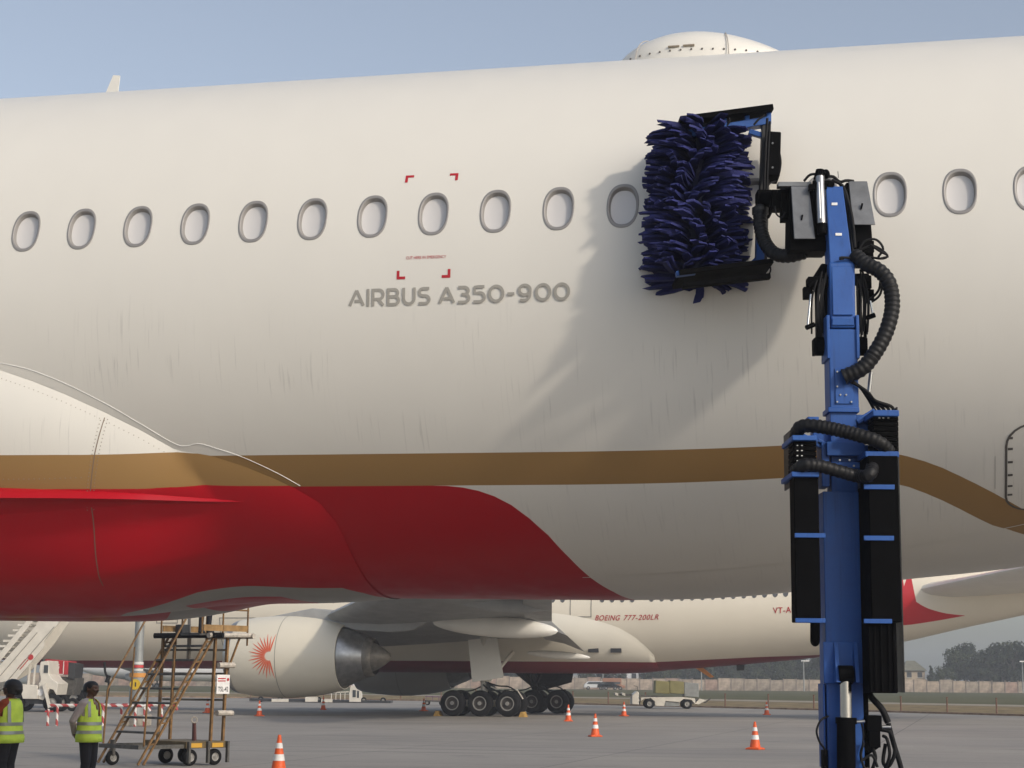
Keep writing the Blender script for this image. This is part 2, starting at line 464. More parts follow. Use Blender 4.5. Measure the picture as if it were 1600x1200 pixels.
# trees
def make_tree_mesh(seed, h, rx, dens=900, shape='round'):
    rr = random.Random(seed); tr = MB(); cr = MB()
    th = h * (0.22 if shape != 'cone' else 0.08)
    tr.tube([(0, 0, -0.3), (0.1, 0, th), (0.15, 0.1, h * 0.55), (0.2, 0.1, h * 0.85)], [h * 0.028, h * 0.022, h * 0.013, 0.03], 7)
    lobes = []
    for i in range(17 if shape == 'round' else 9):
        a = rr.uniform(0, 6.28)
        if shape == 'round':
            z = h * rr.uniform(0.28, 0.84); rad = rx * (1 - abs(z / h - 0.5) * 1.1) * rr.uniform(0.25, 0.8)
            lobes.append((Vector((math.cos(a) * rad, math.sin(a) * rad, z)), rx * rr.uniform(0.28, 0.5)))
        else:
            z = h * (0.15 + 0.8 * i / 9); rad = rx * (1 - z / h) * 0.6
            lobes.append((Vector((math.cos(a) * rad, math.sin(a) * rad, z)), rx * (1.02 - z / h) * 0.62 + 0.15))
    for c, r in lobes:
        tr.tube([(0.12, 0.05, max(th, c.z * 0.55)), tuple(c * 0.55 + Vector((0, 0, c.z * 0.3))), tuple(c)], [h * 0.009, h * 0.006, 0.02], 5)
    tot = sum(r ** 2 for _, r in lobes)
    for c, r in lobes:
        for k in range(int(dens * r * r / tot)):
            v = Vector((rr.gauss(0, 1), rr.gauss(0, 1), rr.gauss(0, 1))).normalized() * r * (rr.random() ** 0.4) * rr.choice((1, 1, 1, 1.15))
            p = c + Vector((v.x, v.y, v.z * 0.85))
            s = rr.uniform(0.16, 0.34) * (h / 10)
            n = (v.normalized() + Vector((rr.uniform(-1, 1), rr.uniform(-1, 1), rr.uniform(-0.4, 1)))).normalized()
            a = n.orthogonal().normalized(); b = n.cross(a); t = rr.uniform(0, 3.14)
            e1 = (a * math.cos(t) + b * math.sin(t)) * s; e2 = (b * math.cos(t) - a * math.sin(t)) * s * 0.7
            cr.add([p - e1, p + e2 - n * s * 0.2, p + e1, p - e2 - n * s * 0.2], [(0, 1, 2, 3)])
    return tr, cr
def leaf_mat(name, c):
    q = NB(name); oc = q.coord('Object'); nn = q.noise(oc, 0.8, 5.0)
    q.l.new(q.mix(q.rng(nn, 0.35, 0.65), c, tuple(x * 0.5 for x in c)), q.b.inputs['Base Color'])
    q.b.inputs['Roughness'].default_value = 0.8; q.b.inputs['Specular IOR Level'].default_value = 0.2
    return q.m
M_BARK = mat('bark', (0.08, 0.065, 0.05), 0.95, var=0.3, scale=3)
M_LEAF = [leaf_mat('foliage dark', (0.045, 0.058, 0.03)), leaf_mat('foliage mid', (0.06, 0.075, 0.035))]
protos = []
for i, (h, rx, shp) in enumerate(((12, 4.4, 'round'), (10, 4.0, 'round'), (13.5, 4.6, 'round'), (7, 3.2, 'round'), (8, 2.4, 'cone'))):
    t = empty('tree'); tr, cr = make_tree_mesh(40 + i, h, rx, 2600, shp)
    tr.build('trunk', M_BARK, t); cr.build('crown', M_LEAF[i % 2], t, smooth=0, fix=False)
    protos.append([t, 0])
rt = random.Random(11)
def put_tree(kind, x, y, s, label, group):
    t, used = protos[kind]
    o = t if not used else dup(t)
    protos[kind][1] = 1
    o.location = (x, y, 0.35); o.scale = (s, s, s); o.rotation_euler.z = rt.uniform(0, 6.28)
    tag(o, label, 'tree', group)
def xpix(px, Y): return wp(px, 1060, Y).x
# grove on the right, each tree by its top in the picture
for px, top, kind in ((1496, 1010, 1), (1510, 1001, 0), (1532, 1012, 0), (1547, 1008, 2), (1565, 1002, 2), (1585, 1000, 2), (1603, 1004, 0), (1520, 1024, 1), (1556, 1020, 1), (1590, 1018, 0), (1625, 1006, 2), (1650, 1000, 0), (1680, 1010, 1)):
    Y = 372 + rt.uniform(0, 26); h = wp(px, top, Y).z
    H0 = (12, 10, 13.5, 7, 8)[kind]
    put_tree(kind, xpix(px, Y), Y, (h - 0.35) / H0 * 1.06, 'tall dark tree in the dense grove behind the boundary wall at right', 'grove behind the wall')
put_tree(4, xpix(1454, 366), 366, 0.72, 'small dark conical tree beside the beige house', None)
put_tree(3, xpix(1475, 372), 372, 0.80, 'low bushy tree between conical tree and the grove', None)
put_tree(3, xpix(1415, 420), 420, 1.0, 'pale hazy tree left of the beige house roof', None)
put_tree(3, xpix(1440, 362), 362, 0.38, 'small shrub in front of the beige house wall', None)
x = 640
while x < 1395:
    if not (965 < x < 1003 or 876 < x < 916 or 1405 < x < 1450):
        Y = 368 + rt.uniform(0, 40); k = rt.choice((0, 0, 1, 1, 2))
        put_tree(k, xpix(x, Y), Y, rt.uniform(0.62, 0.82), 'dark tree in the hazy row behind wall, under the far airliner', 'tree row under the far airliner')
    x += rt.uniform(9, 17)
for x in (250, 290, 330, 372, 415, 460, 210):
    put_tree(1, xpix(x, 620), 620, 0.6, 'distant pale tree on the horizon beyond the wheeled steps', 'distant trees at left')

# far houses
def house(name, px0, px1, top, base, Y, wallc, label, roofh=0.0, roofc=(0.25, 0.2, 0.16), nwin=2, storeys=2):
    a = wp(px0, base, Y); b = wp(px1, base, Y); t = wp((px0 + px1) / 2, top, Y)
    W_ = b.x - a.x; H_ = t.z - 0.3
    h = empty(name, ((a.x + b.x) / 2, Y, 0.3), (0, 0, 0), label, 'house')
    mw = mat('wall ' + name + str(px0), wallc, 0.85, var=0.15, scale=0.5)
    MB().mm((-W_ / 2, 0, 0), (W_ / 2, 7, H_)).build('wall', mw, h, smooth=0)
    rf = MB()
    if roofh: rf.add([(-W_ / 2 - 0.4, -0.5, H_ + 0.02), (W_ / 2 + 0.4, -0.5, H_ + 0.02), (W_ / 2 + 0.4, 7.5, H_ + 0.02), (-W_ / 2 - 0.4, 7.5, H_ + 0.02), (-W_ * 0.2, 3.5, H_ + roofh), (W_ * 0.2, 3.5, H_ + roofh)], [(0, 1, 5, 4), (1, 2, 5), (2, 3, 4, 5), (3, 0, 4), (3, 2, 1, 0)])
    else: rf.mm((-W_ / 2 - 0.1, -0.1, H_), (W_ / 2 + 0.1, 7.1, H_ + 0.35))
    rf.build('roof', mat('roof ' + name + str(px0), roofc, 0.8, var=0.2, scale=0.6), h, smooth=0)
    for s in range(storeys):
        for i in range(nwin):
            x = -W_ / 2 + W_ * (i + 0.5) / nwin; z = H_ * (s + 0.35) / storeys
            wn = MB().mm((x - 0.5, -0.06, z), (x + 0.5, -0.005, z + 1.1)).build('window', M_DKG, h, smooth=0)
            MB().mm((x - 0.6, -0.12, z - 0.12), (x + 0.6, -0.062, z - 0.005)).build('sill', M_OFFW, wn, smooth=0)
    return h
house('house', 1413, 1446, 1048, 1075, 400, (0.50, 0.40, 0.28), 'beige house with hipped olive roof left of the grove', 2.2, (0.17, 0.16, 0.11), 2)
house('house', 880, 910, 1058, 1078, 390, (0.62, 0.60, 0.57), 'low white flat roofed house seen behind the landing gear', 0, (0.5, 0.48, 0.46), 3, 1)
house('house', 968, 998, 1040, 1078, 405, (0.66, 0.66, 0.66), 'tall white house above the cargo truck cab', 0, (0.55, 0.55, 0.55), 2, 3)
house('house', 935, 962, 1043, 1060, 430, (0.60, 0.60, 0.60), 'pale grey house half hidden by trees, beside the tall white house', 0, (0.5, 0.5, 0.5), 2, 2)

# flood-light and lamp poles
def lamp_pole(px, top, Y, label):
    z = wp(px, top, Y).z; o = empty('lamp_pole', (xpix(px, Y), Y, 0.3), (0, 0, 0), label, 'lamp pole')
    MB().cyl((0, 0, -0.2), (0, 0, z - 0.3), 0.13, 0.08, 8).build('pole', M_GALV, o)
    MB().box((0.3, 0, z - 0.25), (1.5, 0.3, 0.22)).build('lamp_head', M_CWHITE, o, smooth=0)
lamp_pole(1256, 1033, 345, 'white headed lamp pole close to the blue mast, beyond the verge')
lamp_pole(942, 1046, 345, 'thin lamp pole standing behind the far landing gear')
lamp_pole(1096, 1040, 348, 'thin lamp pole right of the cargo truck')
lamp_pole(1598, 1034, 347, 'lamp pole in front of the grove at right edge')

def cinterp(x, P):
    """smooth interpolation through (x, y) points"""
    if x <= P[0][0]: return P[0][1]
    if x >= P[-1][0]: return P[-1][1]
    for i in range(len(P) - 1):
        if P[i][0] <= x <= P[i + 1][0]:
            (x0, y0), (x1, y1) = P[i], P[i + 1]; h = x1 - x0
            m0 = (y1 - (P[i - 1][1] if i else y0)) / (x1 - (P[i - 1][0] if i else x0))
            m1 = ((P[i + 2][1] if i + 2 < len(P) else y1) - y0) / ((P[i + 2][0] if i + 2 < len(P) else x1) - x0)
            t = (x - x0) / h
            return (2 * t ** 3 - 3 * t * t + 1) * y0 + (t ** 3 - 2 * t * t + t) * h * m0 + (-2 * t ** 3 + 3 * t * t) * y1 + (t ** 3 - t * t) * h * m1

# ================================================================== THE NEAR AIRLINER
AY, AROT, AZ, AR = 20.3096, -0.2347, 5.699, 3.0
near = empty('airliner', (0, AY, 0), (0, 0.01, AROT), 'large white airliner with gold and red belly stripes being washed', 'airliner')
def drop(u): return cinterp(u, [(1.2, 0), (2.0, 0.02), (2.7, 0.065), (3.3, 0.13), (4.3, 0.25), (5.0, 0.325), (5.5, 0.39), (7, 0.64), (9, 1.05), (24, 4.6)])
def S(u, th, off=0.0):
    """point of the fuselage skin: local x = aft, y = away from the camera side, z up"""
    a = R(th); r = AR + off
    k = 1.0 if u < 9 else max(0.25, 1 - ((u - 9) / 16) ** 1.5)
    n = r * math.cos(a) * k; z = r * math.sin(a)
    if z < 0: z += drop(u) * min(1.0, (z / AR) ** 2)
    if u < -26: f = math.sqrt(max(0.0, 1 - ((-26 - u) / 9.0) ** 2)); n *= f; z *= f
    return Vector((u, -n, AZ + z))
def S_n(u, th, f=S):
    a = f(u + 0.01, th) - f(u - 0.01, th); b = f(u, th + 0.2) - f(u, th - 0.2)
    n = b.cross(a)
    if n.length < 1e-9: return Vector((0, 0, 1))
    n.normalize(); c = f(u, th) - Vector((u, 0, AZ))
    return n if n.dot(c) > 0 else -n
GT = [(-20, -33.8), (-3, -33.8), (3.3, -33.8), (3.8, -34.6), (4.29, -37.0), (4.61, -39.8), (4.9, -43.8), (5.2, -49.0), (5.43, -54), (5.8, -63), (6.3, -90), (7, -150), (20, -150)]
GB = [(-20, -41), (-3, -41), (3.3, -41.0), (3.8, -42), (4.28, -44.3), (4.61, -48.3), (4.9, -53.4), (5.14, -58.6), (5.44, -63.5), (5.8, -80), (6.3, -150), (20, -160)]
RT = [(-20, -41), (-0.35, -41.0), (-0.15, -41.1), (0.11, -42), (0.36, -44.2), (0.59, -48.4), (0.80, -54.7), (0.98, -63.9), (1.16, -74.1), (1.32, -83), (1.5, -110), (1.7, -170), (20, -170)]
M_LIV = livery('fuselage paint', GT, GB, RT)

U0, PIT, TW, TH_B = -4.62634, 0.635, 13.03, 6.4        # window row
WA, WB = 0.158, 0.238
def fuselage_mesh():
    v = []; uv = []; f = []; nr = []
    def V(u, th):
        v.append(S(u, th)); nr.append(S_n(u, th)); t = th
        while t > 180: t -= 360
        if t > 90: t = 180 - t
        if t < -90: t = -180 - t
        uv.append((u, t)); return len(v) - 1
    k0, k1 = -10, 21
    us = [-35, -34.6, -34, -33, -31.5, -29.5, -26] + [-26 + (U0 + PIT * (k0 - 0.5) + 26) * i / 24 for i in range(1, 24)]
    for k in range(k0, k1 + 1): us += [U0 + PIT * (k - 0.5) + PIT * i / 4 for i in range(4)]
    ue = U0 + PIT * (k1 + 0.5); us += [ue + (24 - ue) * i / 24 for i in range(25)]
    t0, t1 = TW + TH_B, 360 + TW - TH_B
    ths = [t0 + (t1 - t0) * i / 172 for i in range(173)]
    band = [TW - TH_B + 2 * TH_B * i / 8 for i in range(9)]
    G = [[V(u, t) for t in ths] for u in us]
    for i in range(len(us) - 1):
        for j in range(len(ths) - 1):
            f.append((G[i][j], G[i + 1][j], G[i + 1][j + 1], G[i][j + 1]))
    uw0 = U0 + PIT * (k0 - 0.5)
    for i in range(len(us) - 1):
        if us[i] < uw0 - 1e-6 or us[i] > ue - 1e-6:
            a = [V(us[i], t) for t in band]; b = [V(us[i + 1], t) for t in band]
            for j in range(8): f.append((a[j], b[j], b[j + 1], a[j + 1]))
    for k in range(k0, k1 + 1):
        uc = U0 + PIT * k
        bd = []
        hu = PIT / 2; ht = TH_B
        for i in range(8): bd.append((-hu + 2 * hu * i / 8, -ht))
        for i in range(8): bd.append((hu, -ht + 2 * ht * i / 8))
        for i in range(8): bd.append((hu - 2 * hu * i / 8, ht))
        for i in range(8): bd.append((-hu, ht - 2 * ht * i / 8))
        rings = []
        hole = []
        for du, dt in bd:
            a = math.atan2(dt / ht, du / hu)
            hole.append(win_pt(a, 1.0))
        for s in (0.0, 0.5, 1.0):
            rings.append([V(uc + d[0] * (1 - s) + h[0] * s, TW + d[1] * (1 - s) + h[1] * s) for d, h in zip(bd, hole)])
        for r in range(2):
            for i in range(32):
                j = (i + 1) % 32; f.append((rings[r][i], rings[r][j], rings[r + 1][j], rings[r + 1][i]))
    me = bpy.data.meshes.new('fuselage'); me.from_pydata(v, [], f)
    ul = me.uv_layers.new(name='UVMap')
    li = np.empty(len(me.loops), dtype=np.int32); me.loops.foreach_get('vertex_index', li)
    ua = np.array(uv, dtype=np.float32)[li]
    ul.data.foreach_set('uv', ua.ravel())
    me.polygons.foreach_set('use_smooth', [True] * len(me.polygons))
    me.materials.append(M_LIV); me.update()
    me.normals_split_custom_set_from_vertices([tuple(n) for n in nr])
    o = bpy.data.objects.new('fuselage', me); COL.objects.link(o); o.parent = near
    return o
def win_pt(a, s):
    """offset (u, degrees) of a point on the rounded window outline"""
    c, d = math.cos(a), math.sin(a); p = 2.35
    x = WA * math.copysign(abs(c) ** (2 / p), c); y = WB * math.copysign(abs(d) ** (2 / p), d)
    return (x * s, math.degrees(y * s / AR))
fuselage_mesh()

def surf_window():
    fr = MB(); n = 40
    prof = [(1.01, -0.012), (1.0, 0.004), (0.97, 0.007), (0.87, 0.006), (0.845, 0.001), (0.835, -0.014), (0.81, -0.018), (0.79, -0.042)]
    rows = []
    for s, d in prof:
        row = []
        for i in range(n):
            du, dt = win_pt(2 * math.pi * i / n, s); row.append(S(du, TW + dt, d))
        rows.append(row)
    vs = [p for r in rows for p in r]
    fr.add(vs, [(r * n + i, r * n + (i + 1) % n, (r + 1) * n + (i + 1) % n, (r + 1) * n + i) for r in range(len(prof) - 1) for i in range(n)])
    pn = MB(); vs = []
    rr = [(0.80, -0.040), (0.6, -0.047), (0.3, -0.052)]
    for s, d in rr:
        for i in range(n):
            du, dt = win_pt(2 * math.pi * i / n, s); vs.append(S(du, TW + dt, d))
    vs.append(S(0, TW, -0.053))
    fs = [(r * n + i, r * n + (i + 1) % n, (r + 1) * n + (i + 1) % n, (r + 1) * n + i) for r in range(2) for i in range(n)]
    fs += [(2 * n + i, 2 * n + (i + 1) % n, 3 * n) for i in range(n)]
    pn.add(vs, fs)
    return fr, pn
fr, pn = surf_window()
wproto = None
for k in range(-10, 22):
    if wproto is None:
        wproto = wf = fr.build('cabin_window', M_FRAME, near, smooth=50); pn.build('pane', M_SHADE, wf, smooth=60)
    else: wf = dup(wproto, near)
    wf.location = (U0 + PIT * k, 0, 0)

# flat strips and glyphs laid on a curved skin
def ribbon(mb, pts, width, f, off=0.003, step=0.06, closed=False):
    P = [(u, t * R(1) * AR) for u, t in pts]
    if closed: P = P + [P[0]]
    D = []
    for (a, b), (c, d) in zip(P[:-1], P[1:]):
        n = max(1, int(math.hypot(c - a, d - b) / step))
        D += [(a + (c - a) * i / n, b + (d - b) * i / n) for i in range(n)]
    D.append(P[-1]); n = len(D); vs = []
    for i, (x, y) in enumerate(D):
        if closed: p, q = D[i - 1] if i else D[-2], D[i + 1] if i < n - 1 else D[1]
        else: p, q = D[max(i - 1, 0)], D[min(i + 1, n - 1)]
        tx, ty = q[0] - p[0], q[1] - p[1]; L = math.hypot(tx, ty) or 1
        nx, ny = -ty / L * width / 2, tx / L * width / 2
        for s in (1, -1): vs.append(f(x + s * nx, math.degrees((y + s * ny) / AR), off))
    mb.add(vs, [(2 * i, 2 * i + 1, 2 * i + 3, 2 * i + 2) for i in range(n - 1)])

def arc(cx, cy, rx, ry, a0, a1, n=14):
    return [(cx + rx * math.cos(R(a0 + (a1 - a0) * i / n)), cy + ry * math.sin(R(a0 + (a1 - a0) * i / n))) for i in range(n + 1)]
GLY = {
 'A': (1.0, [[(0.05, 0.06), (0.5, 0.94)], [(0.5, 0.94), (0.95, 0.06)], [(0.36, 0.32), (0.80, 0.32)]]),
 'I': (0.16, [[(0.08, 0), (0.08, 1)]]),
 'R': (0.82, [[(0.08, 0), (0.08, 1)], [(0.08, 0.92)] + arc(0.48, 0.66, 0.26, 0.26, 90, -90) + [(0.08, 0.40)], [(0.42, 0.40), (0.76, 0.03)]]),
 'B': (0.84, [[(0.08, 0), (0.08, 1)], [(0.08, 0.92)] + arc(0.48, 0.72, 0.22, 0.20, 90, -90) + [(0.08, 0.52)], [(0.08, 0.52)] + arc(0.52, 0.30, 0.24, 0.22, 90, -90) + [(0.08, 0.08)]]),
 'U': (0.84, [[(0.08, 1), (0.08, 0.40)] + arc(0.42, 0.40, 0.34, 0.32, 180, 360) + [(0.76, 1)]]),
 'S': (0.80, [[(0.72, 0.92)] + arc(0.34, 0.715, 0.25, 0.205, 90, 250) + arc(0.46, 0.295, 0.26, 0.215, 70, -90) + [(0.06, 0.08)]]),
 '3': (0.82, [[(0.06, 0.92)] + arc(0.44, 0.72, 0.26, 0.20, 90, -90) + [(0.28, 0.52)], [(0.30, 0.52)] + arc(0.46, 0.30, 0.28, 0.22, 90, -90) + [(0.05, 0.08)]]),
 '5': (0.82, [[(0.74, 0.92), (0.14, 0.92), (0.12, 0.58)] + arc(0.44, 0.33, 0.30, 0.25, 90, -90) + [(0.05, 0.08)]]),
 '0': (1.0, [arc(0.5, 0.5, 0.42, 0.42, 0, 360, 32)]),
 '9': (0.92, [arc(0.44, 0.65, 0.34, 0.27, 0, 360, 28), [(0.78, 0.65), (0.76, 0.42)] + arc(0.42, 0.40, 0.34, 0.32, 0, -90) + [(0.14, 0.08)]]),
 '-': (0.52, [[(0.04, 0.46), (0.48, 0.46)]]), ' ': (0.22, []),
}
def stroke_text(name, txt, u0, u1, th0, height, thick, m, parent, f=S):
    tot = sum(GLY[c][0] for c in txt) + 0.16 * (len(txt) - 1); sx = (u1 - u0) / tot; x = 0
    mb = MB(); k = 0
    for c in txt:
        wd, strokes = GLY[c]
        for st in strokes:
            k += 1
            ribbon(mb, [(u0 + (x + a) * sx, th0 + math.degrees(b * height / AR)) for a, b in st], thick, f, 0.003 + 0.0004 * k, 0.03)
        x += wd + 0.16
    return mb.build(name, m, parent, smooth=60, fix=False)
stroke_text('lettering', 'AIRBUS A350-900', -1.01, 1.23, -5.0, 0.175, 0.030, M_LETTER, near)

def font_text(name, txt, m, parent, fn, bold=0.0, shear=0.0, spacing=1.0, width=None):
    """built-in lettering turned to a mesh; fn maps (x 0..1 of the line, y in letter heights) to a point"""
    cu = bpy.data.curves.new(name, 'FONT'); cu.body = txt; cu.offset = bold; cu.shear = shear; cu.space_character = spacing
    cu.resolution_u = 3
    ob = bpy.data.objects.new(name, cu); COL.objects.link(ob)
    bpy.context.view_layer.update()
    me = bpy.data.meshes.new_from_object(ob.evaluated_get(bpy.context.evaluated_depsgraph_get()))
    bpy.data.objects.remove(ob); bpy.data.curves.remove(cu)
    xs = [q.co.x for q in me.vertices]; x0, x1 = min(xs), max(xs)
    for q in me.vertices: q.co = fn((q.co.x - x0) / (x1 - x0), q.co.y / 0.70)
    me.materials.clear(); me.materials.append(m); me.name = name; me.update()
    o = bpy.data.objects.new(name, me); COL.objects.link(o); o.parent = parent
    return o
font_text('emergency_text', 'CUT HERE IN EMERGENCY', M_REDMARK, near, lambda x, y: S(-0.43 + 0.41 * x, 3.85 + math.degrees(0.030 * y / AR), 0.004))
for (u, t, su, st) in ((-0.52, 21.9, 1, -1), (0.03, 21.9, -1, -1), (-0.52, 0.0, 1, 1), (0.03, 0.0, -1, 1)):
    mb = MB(); d = math.degrees(1 / AR)
    ribbon(mb, [(u, t + 0.014 * st * d), (u + su * 0.088, t + 0.014 * st * d)], 0.028, S, 0.003)
    ribbon(mb, [(u + su * 0.014, t + 0.0282 * st * d), (u + su * 0.014, t + 0.088 * st * d)], 0.028, S, 0.003)
    mb.build('cut_mark', M_REDMARK, near, fix=False)
# lap seam low on the rear fuselage
mb = MB(); ribbon(mb, [(1.0, -69.5), (1.62, -68.6), (4.27, -65.2), (5.44, -59.5), (8, -52)], 0.012, S, 0.004); mb.build('lap_seam', M_SEAL, near, fix=False)
# bulk cargo door: outline, hinge tabs
door = MB(); dp = []
for cx, cy, a0 in ((6.55, -36.4, 0), (5.53, -36.4, 90), (5.53, -49.5, 180), (6.55, -49.5, 270)):
    dp += [(cx + 0.26 * math.cos(R(a0 + i * 15)), cy + 4.9 * math.sin(R(a0 + i * 15))) for i in range(7)]
ribbon(door, dp, 0.022, S, 0.004, 0.05, closed=True)
door = door.build('cargo_door', M_DARKLINE, near, fix=False)
for t in (-34.5, -37.0, -40.2, -43.5, -46.5, -49.0):
    mb = MB(); ribbon(mb, [(5.285, t), (5.33, t)], 0.028, S, 0.005); mb.build('hinge', M_DARKLINE, door, fix=False)
mb = MB(); ribbon(mb, [(5.17, -38.5), (5.17, -47)], 0.006, S, 0.003); mb.build('panel_joint', mat('faint joint', (0.40, 0.38, 0.35), 0.6), near, fix=False)

# antennas on the crown
def radome():
    mb = MB(); vs = []; n = 28; us = [i / 24 for i in range(25)]
    prof = lambda t: (math.sin(math.pi * t ** 0.80)) ** 0.78 if 0 < t < 1 else 0.0
    for t in us:
        u = 1.13 + 2.10 * t; h = 0.43 * prof(t); wd = 0.72 * max(0.02, prof(t)) ** 0.6
        for i in range(n + 1):
            a = math.pi * i / n
            y = -wd * math.cos(a); zb = AZ + math.sqrt(max(0, AR ** 2 - y * y)) - 0.02
            vs.append((u, y, zb + h * math.sin(a) ** 0.7))
    mb.add(vs, [(i * (n + 1) + j, (i + 1) * (n + 1) + j, (i + 1) * (n + 1) + j + 1, i * (n + 1) + j + 1) for i in range(24) for j in range(n)])
    o = mb.build('radome', M_WHITE, near, smooth=60)
    for t in (0.20, 0.60):                                        # two band joints
        j = MB(); u = 1.13 + 2.10 * t; h = 0.43 * prof(t); wd = 0.72 * prof(t) ** 0.6; pts = []
        for i in range(n + 1):
            a = math.pi * i / n; y = -wd * math.cos(a)
            pts.append((u + 0.10 * (1 if t > 0.4 else -1) * math.cos(a) ** 2, y * 1.002, AZ + math.sqrt(AR ** 2 - y * y) - 0.016 + h * math.sin(a) ** 0.7))
        j.tube(pts, 0.007, 5); j.build('band_joint', mat('joint grey', (0.42, 0.39, 0.35), 0.6), o)
    for i in range(17):                                           # fasteners along the foot
        t = 0.06 + 0.9 * i / 16; h = 0.43 * prof(t); wd = 0.72 * prof(t) ** 0.6; a = 0.16
        y = -wd * math.cos(a); z = AZ + math.sqrt(AR ** 2 - y * y) - 0.02 + h * math.sin(a) ** 0.7
        MB().ellipsoid((1.13 + 2.10 * t, y - 0.004, z), (0.012, 0.012, 0.012), 6, 4).build('fastener', M_DARKLINE, o)
    for t in (0.36, 0.44):
        h = 0.43 * prof(t); wd = 0.72 * prof(t) ** 0.6; a = 0.25; y = -wd * math.cos(a); z = AZ + math.sqrt(AR ** 2 - y * y) - 0.02 + h * math.sin(a) ** 0.7
        MB().box((1.13 + 2.10 * t, y - 0.003, z), (0.125, 0.03, 0.02)).build('vent_slot', mat('vent brown', (0.22, 0.18, 0.13), 0.7), o, smooth=0)
radome()
bl = MB()
bl.add([(-5.36, -0.012, 8.66), (-5.13, -0.012, 8.66), (-5.10, -0.008, 9.085), (-5.19, -0.008, 9.095), (-5.36, 0.012, 8.66), (-5.13, 0.012, 8.66), (-5.10, 0.008, 9.085), (-5.19, 0.008, 9.095)],
       [(0, 1, 2, 3), (7, 6, 5, 4), (0, 4, 5, 1), (1, 5, 6, 2), (2, 6, 7, 3), (3, 7, 4, 0)])
bl.build('blade_antenna', M_WHITE, near, smooth=0)

# belly fairing: swells out of the hull below a curved upper edge
FE = [(-20, -4), (-12, -5), (-8, -7.5), (-6.2, -10.0), (-4.84, -15.4), (-4.49, -17.7), (-4.14, -20.4), (-3.73, -24.1), (-3.34, -28.1), (-2.99, -32.4), (-2.61, -33.8), (-2.29, -36.0), (-1.97, -39.1), (-1.78, -41.3), (-1.55, -44.9), (-1.43, -50.0), (-1.40, -55.0)]
FE2 = FE + [(-1.40, -65), (-1.42, -80), (-1.42, -90)]
ME = FE[:10] + [(-2.86, -36.5), (-2.70, -40.5), (-2.55, -46), (-2.48, -55), (-2.6, -70), (-2.9, -92)]
def edge_at(u):
    for (a, b), (c, d) in zip(FE[:-1], FE[1:]):
        if a <= u <= c: return b + (d - b) * (u - a) / (c - a)
    return FE[-1][1] if u > FE[-1][0] else FE[0][1]
def pdist(u, th, poly):
    y = th * R(1) * AR; best = 1e9
    for (a, b), (c, d) in zip(poly[:-1], poly[1:]):
        b2, d2 = b * R(1) * AR, d * R(1) * AR
        ex, ey = c - a, d2 - b2; L = ex * ex + ey * ey
        t = max(0, min(1, ((u - a) * ex + (y - b2) * ey) / L))
        best = min(best, math.hypot(u - a - ex * t, y - b2 - ey * t))
    return best
def inside_main(u, th):
    for (a, b), (c, d) in zip(ME[9:-1], ME[10:]):
        if d <= th <= b:
            return u < a + (c - a) * (b - th) / (b - d)
    return u < -2.9 if th < -92 else (u < -2.99 or th < edge_at(u))
def bulge(u, th):
    t = th if th >= -90 else -180 - th
    d1 = pdist(u, t, FE2)
    low = max(0.0, min(1.0, (-t - 55) / 35))                    # flatter under the keel
    b = 0.15 * (1 - math.exp(-1.6 * d1)) * (1 - 0.55 * low) + 0.004
    if inside_main(u, t):
        d2 = pdist(u, t, ME)
        soft = max(0.0, min(1.0, (-t - 39) / 7))
        ramp = (1 - math.exp(-1.15 * d2)) * (1 - soft) + (1 - math.exp(-(d2 / 1.15) ** 2)) * soft
        b += 0.47 * ramp * (1 - 0.68 * low)
    return b
def Fs(u, th, off=0.0):
    p = S(u, th, bulge(u, th) + off); return p
FGT = [(-20, -30.5), (-6, -29.5), (-4.5, -30.4), (-3.8, -31.3), (-3.2, -32.3), (-2.8, -33.2), (-2.2, -33.6), (-1.4, -33.8), (20, -33.8)]
FGB = [(-20, -37.0), (-6, -35.7), (-4.5, -36.4), (-3.8, -37.2), (-3.2, -38.4), (-2.8, -39.5), (-2.2, -40.3), (-1.4, -41), (20, -41)]
GREY_U = [(-20, -95), (-4.6, -95), (-4.35, -75.5), (-3.27, -69.2), (-2.6, -70.6), (-1.64, -74.5), (-1.3, -95), (20, -95)]
GREY_L = [(-20, -80), (-4.4, -80), (-3.75, -100), (-3.70, -77), (-2.4, -78.5), (-2.2, -100), (20, -100)]
M_FLIV = livery('fairing paint', FGT, FGB, FGB, grey=(GREY_U, GREY_L))
def fairing_mesh():
    us = [-20 + 12 * i / 20 for i in range(20)] + [-8 + 5.2 * i / 74 for i in range(74)] + [-2.8 + 1.4 * i / 42 for i in range(43)]
    rows = 120; v = []; uv = []; f = []
    for u in us:
        a = edge_at(u); b = -180 - a
        for j in range(rows + 1):
            s = j / rows
            t = a + (b - a) * s
            v.append(Fs(u, t)); uv.append((u, t if t > -90 else -180 - t))
    n = rows + 1
    for i in range(len(us) - 1):
        for j in range(rows): f.append((i * n + j, i * n + j + 1, (i + 1) * n + j + 1, (i + 1) * n + j))
    me = bpy.data.meshes.new('belly_fairing'); me.from_pydata(v, [], f)
    ul = me.uv_layers.new(name='UVMap')
    li = np.empty(len(me.loops), dtype=np.int32); me.loops.foreach_get('vertex_index', li)
    ul.data.foreach_set('uv', np.array(uv, dtype=np.float32)[li].ravel())
    me.polygons.foreach_set('use_smooth', [True] * len(me.polygons)); me.materials.append(M_FLIV); me.update()
    bm = bmesh.new(); bm.from_mesh(me); bmesh.ops.recalc_face_normals(bm, faces=bm.faces); bm.to_mesh(me); bm.free()
    o = bpy.data.objects.new('belly_fairing', me); COL.objects.link(o); o.parent = near
    return o
fairing = fairing_mesh()
